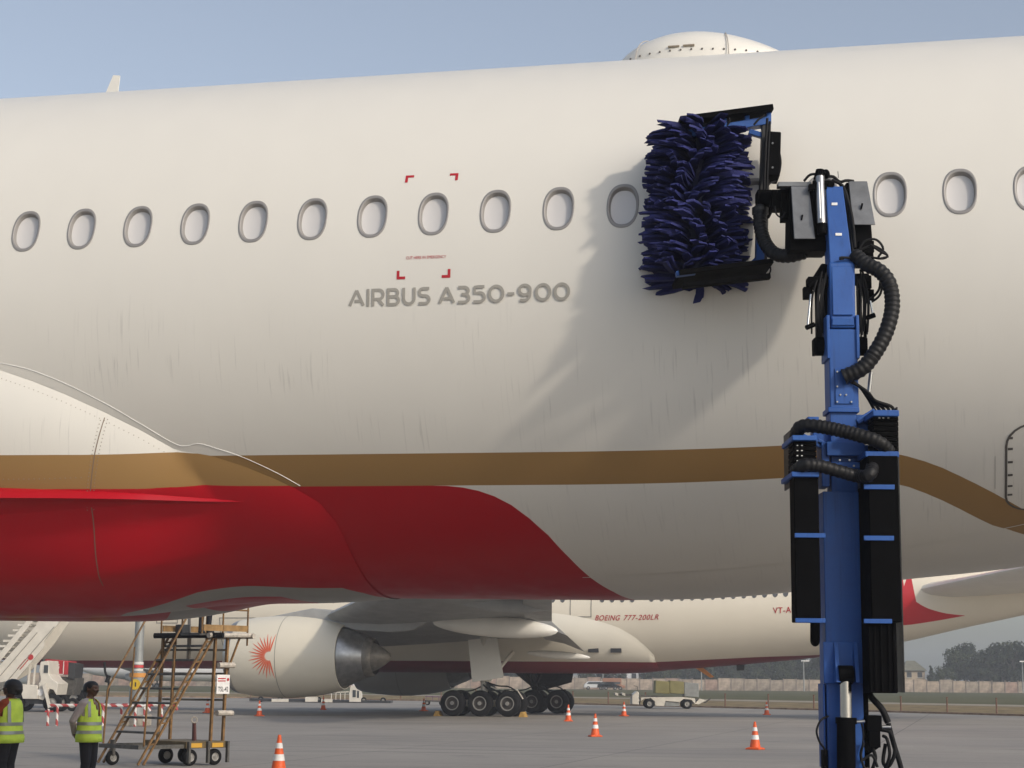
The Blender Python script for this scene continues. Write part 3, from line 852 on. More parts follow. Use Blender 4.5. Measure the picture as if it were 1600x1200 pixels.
seal = [(-8, -5.4), (-6.4, -9.0), (-4.84, -13.95), (-4.27, -17.1), (-3.72, -22.2), (-3.33, -26.8), (-2.94, -31.5), (-2.73, -31.1), (-2.53, -32.3), (-2.27, -34.2), (-1.95, -37.6), (-1.71, -40.9)]
MB().tube([S(p.x, p.y, 0.001) for p in smooth_path([(a_, b_, 0) for a_, b_ in seal], 0.25)], 0.0035, 6).build('edge_seal', mat('white seal', (0.85, 0.84, 0.80), 0.4), near)
mb = MB(); ribbon(mb, [(-3.70, -25.2), (-3.78, -31), (-3.86, -38), (-3.90, -43), (-3.97, -50), (-4.05, -58)], 0.010, Fs, 0.003); mb.build('panel_joint', mat('joint brown', (0.20, 0.14, 0.10), 0.7), fairing, fix=False)
rv = MB()
for i in range(26):
    t = -25.6 - i * 0.62
    for du in (-0.035, 0.035):
        p = Fs(-3.70 - (-25.2 - t) * 0.0125 + du, t, 0.002); rv.ellipsoid(p, (0.006, 0.004, 0.006), 5, 3)
for i in range(44):
    u = -6.3 + i * 0.055; rv.ellipsoid(Fs(u, -33.2 - (u + 6.3) * 0.75, 0.002), (0.006, 0.004, 0.006), 5, 3)
for i in range(60):
    u = -6.0 + i * 0.05; rv.ellipsoid(Fs(u, edge_at(u) - 1.3, 0.002), (0.005, 0.004, 0.005), 5, 3)
tag(rv.build('rivets', mat('rivet brown', (0.25, 0.2, 0.15), 0.6), fairing), kind='stuff')
# wing-root fillet: a ridge that runs aft and dies out in a point
def fillet():
    mb = MB(); us = [-9 + 6.66 * i / 50 for i in range(51)]; vs = []; n = 9
    for u in us:
        d = -2.34 - u; wd = 0.085 * d ** 0.9; hz = 0.070 * d ** 0.6
        zc = 3.58 - 0.006 * d
        def nf(z):                                                # fairing half-width at height z
            t = -34.0
            for _ in range(14):
                p = Fs(u, t); t += (z - p.z) / (AR * R(1) * 0.8)
            return -Fs(u, t).y
        z1 = zc + hz; z3 = zc - hz * 1.5
        n1, n3 = nf(z1) - 0.01, nf(z3) - 0.01; ne = nf(zc) + wd
        for i in range(n):
            s = i / (n - 1)
            if s < 0.5:
                k = s / 0.5; nn = n1 + (ne - n1) * k; z = z1 + (zc - z1) * (k ** 1.3)
            else:
                k = (s - 0.5) / 0.5; nn = ne + (n3 - ne) * (k ** 0.8); z = zc + (z3 - zc) * k ** 1.6
            vs.append((u, -nn, z))
    mb.add(vs, [(i * n + j, (i + 1) * n + j, (i + 1) * n + j + 1, i * n + j + 1) for i in range(50) for j in range(n - 1)])
    return mb.build('wing_fillet', mat('red aircraft paint', RED, 0.38, spec=0.3), near, smooth=50)
fillet()

# ================================================================== THE FAR AIRLINER
far = empty('airliner', (0, 99.99, 0), (0, 0, -0.2547), 'white airliner parked in the background with sunburst engine and red belly', 'airliner')
BZ, BR = 5.45, 3.1
ZB = [(-34.2, 4.9), (-33.6, 3.9), (-32, 3.1), (-30, 2.65), (-27, 2.39), (-24, 2.35), (6, 2.35), (8, 2.4), (10.5, 2.57), (13.4, 2.82), (17, 3.2), (20.9, 3.93), (24.2, 4.70), (27.1, 5.34), (34.8, 7.2)]
ZT = [(-34.2, 4.95), (-33.6, 5.7), (-32, 6.6), (-29.5, 7.9), (-27, 8.45), (-24, 8.55), (10, 8.55), (20, 8.5), (28, 8.25), (34.8, 7.5)]
HW = [(-34.2, 0.02), (-33.6, 0.85), (-32, 1.75), (-29.5, 2.65), (-27, 3.03), (-24, 3.1), (9, 3.1), (13, 3.02), (17, 2.8), (22, 2.25), (27, 1.55), (32, 0.7), (34.8, 0.1)]
def B(u, th, off=0.0):
    a = R(th); zb, zt, hw = cinterp(u, ZB), cinterp(u, ZT), cinterp(u, HW)
    return Vector((u, -(hw + off) * math.cos(a), (zb + zt) / 2 + ((zt - zb) / 2 + off) * math.sin(a)))
def far_paint():
    q = NB('far fuselage paint'); uv = q.sep(q.coord('UV')); u, th = uv[0], uv[1]
    rg = (-35, 40, -120, 120)
    oc = q.coord('Object')
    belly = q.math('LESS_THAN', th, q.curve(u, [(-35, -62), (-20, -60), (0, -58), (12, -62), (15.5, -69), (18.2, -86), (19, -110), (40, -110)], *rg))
    # red tail sweep with orange edge
    up = q.curve(u, [(-35, -119), (20, -119), (20.2, 60), (21.0, 75), (21.6, 40), (21.2, 8), (21.6, -5), (22.3, -20), (23.2, -33), (24.2, -44), (24.35, -60), (26, -119), (40, -119)], *rg, vec=True)
    lo = q.curve(u, [(-35, 119), (19.0, 119), (19.6, 40), (20.0, -15), (20.4, -38), (21.5, -42), (23, -44), (24.2, -44.5), (25, 119), (40, 119)], *rg, vec=True)
    red = q.math('MULTIPLY', q.math('LESS_THAN', th, up), q.math('GREATER_THAN', th, lo))
    c = q.mix(q.math('MULTIPLY', q.noise(q.scalev(oc, (0.5, 0.5, 0.15)), 1.5, 5.0), 0.22), (0.76, 0.69, 0.56), (0.48, 0.44, 0.36))
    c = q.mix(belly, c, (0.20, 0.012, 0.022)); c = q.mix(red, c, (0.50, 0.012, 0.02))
    q.l.new(c, q.b.inputs['Base Color']); q.b.inputs['Roughness'].default_value = 0.4
    return q.m
def far_fuselage():
    us = [-34.2, -34.1, -33.9, -33.6, -33, -32, -31, -30, -29, -28, -26.8, -25.4, -24, -23] + [-23 + 31 * i / 40 for i in range(1, 41)] + [8 + 26.8 * i / 50 for i in range(1, 51)]
    n = 72; v = []; uv = []; f = []
    for u in us:
        for j in range(n + 1):
            t = -90 + 360 * j / n; v.append(B(u, t)); s = t
            if s > 90: s = 180 - s
            uv.append((u, s))
    for i in range(len(us) - 1):
        for j in range(n): f.append((i * (n + 1) + j, (i + 1) * (n + 1) + j, (i + 1) * (n + 1) + j + 1, i * (n + 1) + j + 1))
    me = bpy.data.meshes.new('fuselage'); me.from_pydata(v, [], f)
    ul = me.uv_layers.new(name='UVMap'); li = np.empty(len(me.loops), dtype=np.int32); me.loops.foreach_get('vertex_index', li)
    ul.data.foreach_set('uv', np.array(uv, dtype=np.float32)[li].ravel())
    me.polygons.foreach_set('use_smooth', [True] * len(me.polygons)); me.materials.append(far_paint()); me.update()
    bm = bmesh.new(); bm.from_mesh(me); bmesh.ops.remove_doubles(bm, verts=bm.verts, dist=0.0005); bmesh.ops.recalc_face_normals(bm, faces=bm.faces); bm.to_mesh(me); bm.free()
    o = bpy.data.objects.new('fuselage', me); COL.objects.link(o); o.parent = far
far_fuselage()
M_FWIN = mat('far window', (0.10, 0.10, 0.10), 0.3)
wm = MB(); n = 14; vs = [B(0, 12 + math.degrees(0.21 * math.sin(2 * math.pi * i / n) / BR), 0.006) + Vector((0.135 * math.cos(2 * math.pi * i / n), 0, 0)) for i in range(n)]
wm.add(vs, [tuple(range(n))]); wm.add([p + Vector((0, 0.02, 0)) for p in vs], [])
wm.f += [[i, (i + 1) % n, n + (i + 1) % n, n + i] for i in range(n)]; wm.m += [0] * n
wp7 = None
for k in range(62):
    u = -24.6 + 0.533 * k
    if u > 7.9: break
    if 4.0 < u < 5.3 or abs(u + 8.45) < 0.3: continue
    o = dup(wp7, far) if wp7 else wm.build('cabin_window', M_FWIN, far, smooth=0)
    wp7 = wp7 or o; o.location.x = u
for k in range(15):
    u = 8.4 + 0.533 * k; mb = MB(); n = 14
    mb.add([B(u + 0.135 * math.cos(2 * math.pi * i / n), 12 + math.degrees(0.21 * math.sin(2 * math.pi * i / n) / BR), 0.008) for i in range(n)], [tuple(range(n))])
    mb.add([p + Vector((0, 0.02, 0)) for p in [Vector(q) for q in mb.v]], []); mb.f += [[i, (i + 1) % n, n + (i + 1) % n, n + i] for i in range(n)]; mb.m += [0] * n
    mb.build('cabin_window', M_FWIN, far, smooth=0)
def rect_on(name, u0, u1, t0, t1, wd, m, fn=B, parent=far):
    mb = MB(); dt = math.degrees(wd / BR)
    def quad(a, b, c, d): mb.add([fn(a, c, 0.012), fn(b, c, 0.012), fn(b, d, 0.012), fn(a, d, 0.012)], [(0, 1, 2, 3)])
    quad(u0, u1, t0, t0 + dt); quad(u0, u1, t1 - dt, t1)
    for k in range(4):
        a, b = t0 + dt + (t1 - t0 - 2 * dt) * k / 4, t0 + dt + (t1 - t0 - 2 * dt) * (k + 1) / 4
        quad(u0, u0 + wd, a, b); quad(u1 - wd, u1, a, b)
    return mb.build(name, m, parent, smooth=0, fix=False)
M_GAP = mat('far door gap', (0.24, 0.22, 0.19), 0.6)
rect_on('door', 4.05, 5.22, -6, 28, 0.05, M_GAP)
rect_on('door', -19.6, -18.3, -12, 24, 0.045, M_GAP)
rect_on('cargo_door', -15.8, -13.6, -36, -6, 0.045, M_GAP)
M_FRED = mat('far red lettering', (0.42, 0.03, 0.03), 0.5)
font_text('lettering', 'BOEING', M_FRED, far, lambda x, y: B(5.4 + 1.36 * x, -9.0 + math.degrees(0.27 * y / BR), 0.014), bold=0.014, shear=0.35, spacing=1.1)
font_text('lettering', '777-200LR', M_FRED, far, lambda x, y: B(6.92 + 1.86 * x, -9.0 + math.degrees(0.27 * y / BR), 0.014), bold=0.010, shear=0.35, spacing=1.1)
font_text('registration', 'VT-AE', M_FRED, far, lambda x, y: B(14.68 + 1.12 * x, -8.5 + math.degrees(0.33 * y / BR), 0.02), bold=0.01, spacing=1.1)

# belly / wing-body fairing
FT = [(-16.0, -88), (-15.6, -70), (-14.2, -42), (-12, -18), (-9, -4), (-4, 1), (1, 1), (3.7, -3), (5.2, -8), (6.5, -15), (7.4, -25), (8.0, -37), (8.35, -48), (8.55, -62), (8.6, -88)]
def far_fairing():
    mb = MB(); us = [-16 + 24.6 * i / 90 for i in range(91)]; n = 48; vs = []
    def dist(u, th):
        return pdist(u, th, FT)
    for u in us:
        a = cinterp(u, FT); b = -180 - a
        for j in range(n + 1):
            t = a + (b - a) * j / n; tt = t if t > -90 else -180 - t
            low = max(0.0, min(1.0, (-tt - 45) / 45))
            vs.append(B(u, t, 0.01 + 0.42 * (1 - math.exp(-0.9 * dist(u, tt))) * (1 - 0.8 * low)))
    mb.add(vs, [(i * (n + 1) + j, (i + 1) * (n + 1) + j, (i + 1) * (n + 1) + j + 1, i * (n + 1) + j + 1) for i in range(90) for j in range(n)])
    q = NB('far fairing paint'); z = q.sep(q.coord('Object'))[2]
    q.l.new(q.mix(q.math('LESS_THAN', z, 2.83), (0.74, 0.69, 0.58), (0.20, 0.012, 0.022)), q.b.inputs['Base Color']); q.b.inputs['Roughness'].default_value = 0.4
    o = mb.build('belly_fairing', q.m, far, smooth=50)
    for u in (5.25, 6.45): MB().box((u, -2.55, 3.42), (0.55, 0.5, 0.22)).build('vent', M_DKG, o, smooth=0)
far_fairing()

# wings, stabilisers and fin as lofted aerofoils
def aerofoil_loft(name, stations, m, parent=far, vertical=False):
    mb = MB(); prof = [(0, 0), (0.02, 0.22), (0.08, 0.4), (0.25, 0.5), (0.5, 0.42), (0.8, 0.16), (1, 0.0), (0.8, -0.12), (0.5, -0.32), (0.25, -0.45), (0.08, -0.36), (0.02, -0.2)]
    n = len(prof); vs = []
    for le, te, y, z, th in stations:
        for a, b in prof:
            if vertical: vs.append((le + (te - le) * a, b * th, z))
            else: vs.append((le + (te - le) * a, y, z + b * th + 0.0))
    fs = [(i * n + j, i * n + (j + 1) % n, (i + 1) * n + (j + 1) % n, (i + 1) * n + j) for i in range(len(stations) - 1) for j in range(n)]
    fs += [tuple(range(n)), tuple((len(stations) - 1) * n + k for k in range(n))]
    return mb.add(vs, fs).build(name, m, parent, smooth=40)
for sg in (-1, 1):
    st = [(-11.5, 3.6, 2.6, 4.15, 1.5), (-7.4, 4.0, 9.0, 4.85, 0.95), (-6.8, 4.3, 10.2, 5.0, 0.9), (0.6, 6.6, 20, 6.3, 0.55), (7.8, 10.0, 31.5, 7.9, 0.2)]
    wing = aerofoil_loft('wing', [(a, b, sg * y, z, t) for a, b, y, z, t in st], M_GREYP)
    if sg == -1:
        # drooped flaps, actuator fairings
        for (y0, y1, c0) in ((3.5, 9.3, 2.0), (11.2, 19.5, 1.3)):
            te = lambda y: 3.75 + (y - 3) * 0.06 if y < 10.3 else 4.3 + (y - 10.2) * 0.235
            zz = lambda y: 4.1 + (y - 2.6) * 0.121
            mb = MB(); vs = []
            for y in (y0, y1):
                u = te(y) - 0.9; z = zz(y) - 0.05
                for du, dz in ((0, 0), (c0 * 0.55, 0.02), (c0 * 1.05, -0.85 if y0 < 5 else -0.45), (c0 * 0.5, -0.42), (0, -0.22)): vs.append((u + du, -y, z + dz))
            mb.add(vs, [(0, 1, 6, 5), (1, 2, 7, 6), (2, 3, 8, 7), (3, 4, 9, 8), (4, 0, 5, 9), (0, 4, 3, 2, 1), (5, 6, 7, 8, 9)]).build('flap', M_GREYP, wing, smooth=30)
        for y, L, u0, r, dz in ((9.9, 6.4, -1.4, 0.42, -0.15), (14.5, 4.6, 1.2, 0.32, 0.2), (4.2, 3.4, 2.0, 0.16, -0.75)):
            rot = Matrix.Rotation(R(4), 3, 'Y')
            MB().ellipsoid((u0 + L / 2, -y, 4.15 + (y - 2.6) * 0.121 - 0.45 + dz), (L / 2, r, r * 1.25), 14, 14, Matrix.Rotation(R(90), 3, 'Y') @ Matrix.Identity(3) if False else rot).build('flap_track_fairing', M_WHITE if y < 12 else M_GREYP, wing)
    stab = [(21.2, 28.8, sg * 1.0, 6.50, 0.95), (21.9, 28.9, sg * 2.0, 6.55, 0.85), (24.0, 29.8, sg * 4.5, 6.85, 0.55), (29.2, 31.8, sg * 10.8, 7.6, 0.2)]
    aerofoil_loft('stabiliser', stab, M_WHITE)
aerofoil_loft('fin', [(17.5, 29.5, 0, 8.1, 0.9), (25.5, 31.5, 0, 17.5, 0.35)], mat('fin red', (0.45, 0.015, 0.03), 0.4), vertical=True)

# engines
def engine(sg):
    y, z = sg * 9.6, 2.92; ax = (1, 0, 0); o = (-12.0, y, z)
    ng = NB('nacelle paint' + ('n' if sg < 0 else 'f')); c = (0.74, 0.68, 0.55) if sg < 0 else (0.40, 0.39, 0.36)  # far nacelle: its shade is put into the colour as a darker grey
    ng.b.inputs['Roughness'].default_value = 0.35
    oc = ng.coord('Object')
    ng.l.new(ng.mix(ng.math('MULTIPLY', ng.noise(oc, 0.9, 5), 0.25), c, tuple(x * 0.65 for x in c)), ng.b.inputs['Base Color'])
    nac = MB().lathe([(0.42, 1.86), (1.2, 1.98), (2.4, 2.06), (3.4, 2.05), (4.4, 1.96), (5.2, 1.82), (5.95, 1.62), (5.95, 1.56), (5.2, 1.60)], o, ax, 56).build('nacelle', ng.m, far, smooth=50)
    MB().lathe([(1.6, 1.48), (0.6, 1.50), (0.15, 1.56), (0.0, 1.66), (0.04, 1.74), (0.2, 1.82), (0.425, 1.865)], o, ax, 56).build('inlet_lip', M_ALU, nac, smooth=60)
    MB().lathe([(1.5, 1.49), (1.5, 0.3), (0.9, 0.02)], o, ax, 32).build('fan', M_DKG, nac)
    for d, a0, a1 in ((2.95, 0, 360),):
        MB().lathe([(d, 2.062), (d + 0.03, 2.064)], o, ax, 56).build('cowl_joint', M_GAP, nac)
    core = MB().lathe([(4.4, 1.3), (5.6, 1.52), (6.1, 1.44), (6.8, 1.18), (7.15, 1.03)], o, ax, 44).build('core_cowl', M_ALU, far, smooth=50)
    MB().lathe([(6.9, 0.98), (7.15, 1.02), (7.5, 0.92), (7.55, 0.86)], o, ax, 40).build('exhaust_nozzle', M_EXH, core, smooth=50)
    MB().lathe([(7.0, 0.86), (7.6, 0.66), (8.0, 0.42), (8.3, 0.2), (8.36, 0.02)], o, ax, 32).build('exhaust_cone', M_EXH, core, smooth=50)
    py = MB(); s = sg * 9.6
    prof = [(-10.2, 4.9), (-7.8, 5.35), (-4.5, 5.1), (-1.2, 4.95), (-2.4, 4.25), (-3.6, 4.15), (-5.4, 4.25), (-6.2, 4.45), (-9.5, 4.85)]
    py.prism(prof, s - 0.28, s + 0.28); py.build('pylon', M_GREYP, far, smooth=30, bevel=0.06)
    return nac
nac = engine(-1)
# sunburst emblem on the near nacelle
def nac_pt(u, z, off):
    prof = [(0.42, 1.86), (1.2, 1.98), (2.4, 2.06), (3.4, 2.05)]
    d = u + 12.0
    for (a, b), (c, e) in zip(prof[:-1], prof[1:]):
        if a <= d <= c: r = b + (e - b) * (d - a) / (c - a); break
    else: r = 2.05
    r += off
    return (u, -9.6 - math.sqrt(max(0.01, r * r - (z - 2.92) ** 2)), z)
M_RAY = mat('emblem orange', (0.72, 0.11, 0.035), 0.5)
mb = MB()
for i in range(19):
    a = R(78 + i * (204 / 18)); L = 1.12 if i % 2 == 0 else 1.0
    c, s = math.cos(a), math.sin(a); u0, z0 = -9.33, 2.92
    pts = [(0.24, 0), (0.45, 0.042), (L, 0.0), (0.45, -0.042)]
    ds = [0.22 + (L - 0.22) * k / 7 for k in range(8)]; vs = []
    for d in ds:
        e = 0.05 * math.sin(math.pi * min(1, (d - 0.16) / 0.5) / 2) * (1 - (d - 0.22) / (L - 0.22)) ** 0.8 + 0.004
        vs += [nac_pt(u0 + c * d - s * g_, z0 + s * d + c * g_, 0.012) for g_ in (e, -e)]
    mb.add(vs, [(2 * k, 2 * k + 1, 2 * k + 3, 2 * k + 2) for k in range(7)])
mb.build('sunburst_emblem', M_RAY, nac, smooth=0, fix=False)
engine(1)

# main gear: two trucks of six wheels, a strut, braces and doors
def wheel(parent, c, r=0.66, wd=0.5, ax=(0, 1, 0), name='wheel'):
    c = Vector(c); a = Vector(ax)
    h = wd / 2
    ty = MB().lathe([(-h * 0.86, r * 0.52), (-h, r * 0.62), (-h * 0.97, r * 0.86), (-h * 0.72, r * 0.97), (-h * 0.3, r), (h * 0.3, r), (h * 0.72, r * 0.97), (h * 0.97, r * 0.86), (h, r * 0.62), (h * 0.86, r * 0.52)], c, a, 28).build(name, M_TYRE, parent, smooth=45)
    rm = MB().lathe([(-h * 0.86, r * 0.53), (-h * 0.75, r * 0.45), (-h * 0.55, r * 0.40), (-h * 0.6, r * 0.22), (-h * 0.85, r * 0.16), (-h * 0.86, 0.01)], c, a, 24)
    rm.lathe([(h * 0.86, r * 0.53), (h * 0.75, r * 0.45), (h * 0.55, r * 0.40), (h * 0.6, r * 0.22), (h * 0.85, r * 0.16), (h * 0.86, 0.01)], c, a, 24)
    rm.build('rim', M_HUB if name == 'gear_wheel' else M_RIM, ty, smooth=40)
    if name == 'gear_wheel':
        for sg_ in (-1, 1):
            MB().lathe([(sg_ * h * 0.80, r * 0.56), (sg_ * h * 0.92, r * 0.55), (sg_ * h * 0.92, r * 0.47), (sg_ * h * 0.70, r * 0.46)], c, a, 28).build('rim_edge', M_RIM, ty, smooth=30)
            MB().lathe([(sg_ * h * 0.5, r * 0.17), (sg_ * h * 1.0, r * 0.15), (sg_ * h * 1.02, 0.01)], c, a, 14).build('hub_cap', M_RIM, ty, smooth=30)
    return ty
for sg in (-1, 1):
    y = sg * 5.5
    g = MB().tube([(0.1, y, 0.7), (0.05, y - sg * 0.15, 2.0), (-0.05, y - sg * 0.5, 4.0)], [0.17, 0.2, 0.26], 12)
    g.beam((-1.5, y, 0.66), (1.7, y, 0.66), 0.3, 0.34)
    for du in (-1.36, 0.1, 1.56): g.cyl((du, y - 0.55, 0.66), (du, y + 0.55, 0.66), 0.1)
    g.tube([(0.1, y, 1.5), (1.2, y - sg * 1.6, 3.3)], 0.1, 8).tube([(0.1, y, 1.3), (-0.9, y - sg * 1.6, 3.2)], 0.09, 8)
    g.tube([(0.1, y, 1.7), (0.2, sg * 3.4, 3.2)], 0.11, 8)
    g.tube([(0.5, y - 0.2, 1.5), (1.1, y - 0.3, 1.25), (1.9, y - 0.2, 1.35), (2.2, y - 0.2, 0.9)], 0.035, 6)
    g.build('gear_strut', M_OFFW if sg < 0 else M_STEEL, far, smooth=40)
    for k, pts in enumerate(([(0.2, y - 0.25, 1.75), (0.9, y - 0.3, 1.55), (1.5, y - 0.3, 1.5), (2.0, y - 0.3, 1.2)], [(0.1, y - 0.3, 1.6), (0.5, y - 0.35, 1.35), (1.2, y - 0.3, 1.28), (1.6, y - 0.25, 1.1)], [(0.0, y - 0.3, 1.5), (-0.5, y - 0.3, 1.3), (-1.2, y - 0.3, 1.2)])):
        MB().tube(smooth_path(pts, 0.08), 0.04, 6).build('brake_hose', M_STEEL, far)
    MB().box((0.45, y, 1.5), (0.35, 0.4, 0.3)).build('actuator', M_STEEL, far, bevel=0.03); MB().beam((0.3, y - 0.1, 1.7), (1.25, y - 0.1, 0.95), 0.14, 0.12).build('torque_link', M_STEEL, far, smooth=0)
    for du in (-1.36, 0.1, 1.56):
        for dy in (-0.7, 0.7): wheel(far, (du, y + dy, 0.66), 0.66, 0.5, (0, 1, 0), 'gear_wheel')
MB().add([(-0.89, -5.2, 3.9), (0.66, -5.2, 4.0), (1.2, -5.85, 1.97), (-0.45, -5.9, 1.72), (-0.89, -5.12, 3.9), (0.66, -5.12, 4.0), (1.2, -5.77, 1.97), (-0.45, -5.82, 1.72)],
         [(0, 1, 2, 3), (7, 6, 5, 4), (0, 4, 5, 1), (1, 5, 6, 2), (2, 6, 7, 3), (3, 7, 4, 0)]).build('gear_door', M_WHITE, far, smooth=0)
MB().add([(-2.2, 5.0, 3.2), (2.6, 5.0, 3.2), (2.2, 5.6, 1.75), (0.2, 5.6, 1.2), (-2.2, 5.08, 3.2), (2.6, 5.08, 3.2), (2.2, 5.68, 1.75), (0.2, 5.68, 1.2)],
         [(0, 1, 2, 3), (7, 6, 5, 4), (0, 4, 5, 1), (1, 5, 6, 2), (2, 6, 7, 3), (3, 7, 4, 0)]).build('gear_door', M_STEEL, far, smooth=0)
MB().prism([(9.9, 2.75), (10.4, 2.75), (11.2, 2.1), (11.0, 2.05)], -0.05, 0.05).build('drain_mast', mat('mast orange', (0.50, 0.20, 0.05), 0.5), far, smooth=0)
for u, z in ((8.3, 2.55), (12.6, 2.6)): MB().box((u, 0, z), (0.4, 0.04, 0.3)).build('belly_antenna', M_DKG, far, smooth=0)
# nose gear
g = MB().tube([(-25.8, 0, 0.55), (-25.8, 0, 3.2)], 0.12, 10); g.cyl((-25.8, -0.4, 0.55), (-25.8, 0.4, 0.55), 0.08); g.build('nose_strut', M_RIM, far)
for dy in (-0.35, 0.35): wheel(far, (-25.8, dy, 0.55), 0.55, 0.35)

# wheel chocks
FM = Matrix.Translation((0, 99.99, 0)) @ Matrix.Rotation(-0.2547, 4, 'Z')
for i, (u, lab) in enumerate(((-2.15, 'yellow wheel chock in front of the near six-wheel gear'), (2.35, 'yellow wheel chock behind the near six-wheel gear'))):
    o = MB().prism([(-0.16, 0), (0.16, 0), (0.05, 0.26), (-0.05, 0.26)], -0.35, 0.35).build('wheel_chock', mat('chock yellow', (0.42, 0.25, 0.06), 0.7, var=0.3), None, smooth=0)
    o.matrix_world = FM @ Matrix.Translation((u, -6.2, 0)); tag(o, lab, 'wheel chock')

# ================================================================== CONES, MAST, BARRIER, STEPS
cone_p = empty('traffic_cone')
b_ = MB().box((0, 0, 0.02), (0.40, 0.40, 0.04)).box((0, 0, 0.05), (0.34, 0.34, 0.02), top=0.9); b_.build('base', M_ORANGE, cone_p, bevel=0.008)
def cr_(z): return 0.150 - (0.150 - 0.028) * (z - 0.06) / 0.69
MB().lathe([(0.06, cr_(0.06)), (0.40, cr_(0.40)), (0.75, cr_(0.75)), (0.752, 0.018), (0.70, 0.016)], (0, 0, 0), (0, 0, 1), 24).build('cone_body', M_ORANGE, cone_p)
for z0, z1 in ((0.27, 0.39), (0.50, 0.60)):
    MB().lathe([(z0, cr_(z0) + 0.002), (z1, cr_(z1) + 0.002)], (0, 0, 0), (0, 0, 1), 24).build('reflective_band', M_CWHITE, cone_p)
first = True
for px, py, lab in ((435, 1211, 'large orange traffic cone at bottom edge, closest to camera'), (930, 1151, 'orange cone standing alone on the apron in front of far landing gear'),
                    (1180, 1171, 'orange and white cone on open concrete left of the blue mast'), (1198, 1117, 'small orange cone near the verge, left of the blue mast'),
                    (975, 1119, 'small dark orange cone below the cargo truck cab'), (405, 1119, 'orange cone on the ground under the sunburst engine'),
                    (505, 1109, 'small dark red cone in shade beneath the near engine'), (662, 1111, 'small cone in shade left of the six-wheel landing gear'),
                    (888, 1127, 'orange cone touching the rear landing gear wheel in view'), (324, 1114, 'pinkish cone half hidden behind the wheeled steps')):
    o = cone_p if first else dup(cone_p); first = False
    o.location = ground(px, py); o.rotation_euler.z = random.uniform(0, 1.5); tag(o, lab, 'traffic cone', 'traffic cones around the far airliner')

# steel mast with its collar, bands and plate
mp = ground(212, 1134); mast = empty('steel_mast', mp, (0, 0, 0), 'tall grey steel mast with yellow plate inside the striped barrier', 'mast')
MB().cyl((0, 0, 0), (0, 0, 9), 0.19, 0.16, 20).build('pole', M_GALV, mast)
MB().cyl((0, 0, 0.3), (0, 0, 2.05), 0.30, 0.29, 20).build('collar', M_GALV, mast)
MB().mm((-0.5, -0.5, 0), (0.5, 0.5, 0.42)).build('concrete_foot', mat('foot concrete', (0.36, 0.32, 0.26), 0.9, var=0.2), mast, bevel=0.02)
for z0, z1, c in ((2.06, 2.14, (0.6, 0.57, 0.52)), (2.18, 2.28, (0.5, 0.05, 0.05)), (2.30, 2.40, (0.62, 0.6, 0.57)), (1.82, 1.98, (0.55, 0.24, 0.05))):
    r = 0.31 if z1 < 2.05 else 0.205
    MB().lathe([(z0, r), (z1, r)], (0, 0, 0), (0, 0, 1), 20).build('paint_band', mat('band %.2f' % z0, c, 0.6), mast)
mb = MB(); mb.cyl((-0.02, -0.34, 1.55), (-0.02, -0.31, 1.55), 0.20, 0.20, 20); mb.build('plate', mat('plate yellow', (0.55, 0.36, 0.02), 0.5), mast)
MB().box((0.0, -0.346, 1.55), (0.05, 0.008, 0.16)).build('plate_symbol', M_DKG, mast, smooth=0)

# red and white pipe barrier round the mast foot
def stripes():
    q = NB('red white stripes'); x = q.sep(q.coord('Object'))
    s = q.math('ADD', q.math('ADD', x[0], x[2]), q.math('MULTIPLY', x[1], 1.0))
    m_ = q.math('LESS_THAN', q.math('FRACT', q.math('MULTIPLY', s, 2.2)), 0.5)
    q.l.new(q.mix(m_, (0.62, 0.59, 0.55), (0.36, 0.05, 0.045)), q.b.inputs['Base Color']); q.b.inputs['Roughness'].default_value = 0.55
    return q.m
M_STR = stripes()
for lab, y, xa, xb in (('red and white striped pipe barrier in front of the grey mast', -1.15, -3.05, 0.75), ('striped pipe barrier behind the grey mast, its far side', 1.15, -2.5, 1.35)):
    bar = empty('pipe_barrier', mp + Vector((0, y, 0)), (0, 0, 0.02), lab, 'barrier', 'pipe barriers round the mast')
    MB().tube(smooth_path([(xa, 0, 0.70), (xa + 0.12, 0, 0.75), (xa + 0.4, 0, 0.76), (xb - 0.3, 0, 0.76), (xb - 0.08, 0, 0.70), (xb, 0, 0.56)], 0.05), 0.055, 8).build('rail', M_STR, bar)
    k = 0; x = xa
    while x < xb + 0.01:
        MB().cyl((x, 0, 0), (x, 0, 0.74 if xa < x < xb - 0.1 else 0.62), 0.05, 0.05, 8).build('leg', M_STR, bar)
        x += (0.34, 1.35, 0.36, 1.2)[k % 4]; k += 1

# wheeled maintenance steps, turned 45 degrees
so = ground(215, 1199.5); st_ = empty('wheeled_steps', so, (0, 0, R(45)), 'ochre wheeled maintenance steps with platform reaching under the belly', 'steps'); st_.scale = (0.83, 1.26, 1.0)
def step_wheel(x, y, r, wd):
    o = wheel(st_, (0, 0, r), r, wd); o.location = (x, y, 0); o.scale = (1 / 0.83, 1 / 1.26, 1)
RUN, TOP, WID = 2.0, 2.73, 1.17
for y in (0.0, WID):
    for d in (0.0, 0.16): MB().beam((0.0 + d, y, 0.05), (RUN - 0.02 + d, y, TOP - 0.05), 0.04, 0.04).build('stringer', M_YST, st_, smooth=0)
    for i in range(6):
        z = 0.45 + i * 0.42; x = RUN * z / TOP
        MB().beam((x, y, z), (x + 0.16, y, z + 0.02), 0.025, 0.03).build('stringer_brace', M_YST, st_, smooth=0)
for i in range(7):
    z = 0.68 + 0.30 * i; x = RUN * z / TOP + 0.08
    MB().box((x, WID / 2, z), (0.20, WID - 0.04, 0.045)).build('tread', M_GST, st_, bevel=0.006)
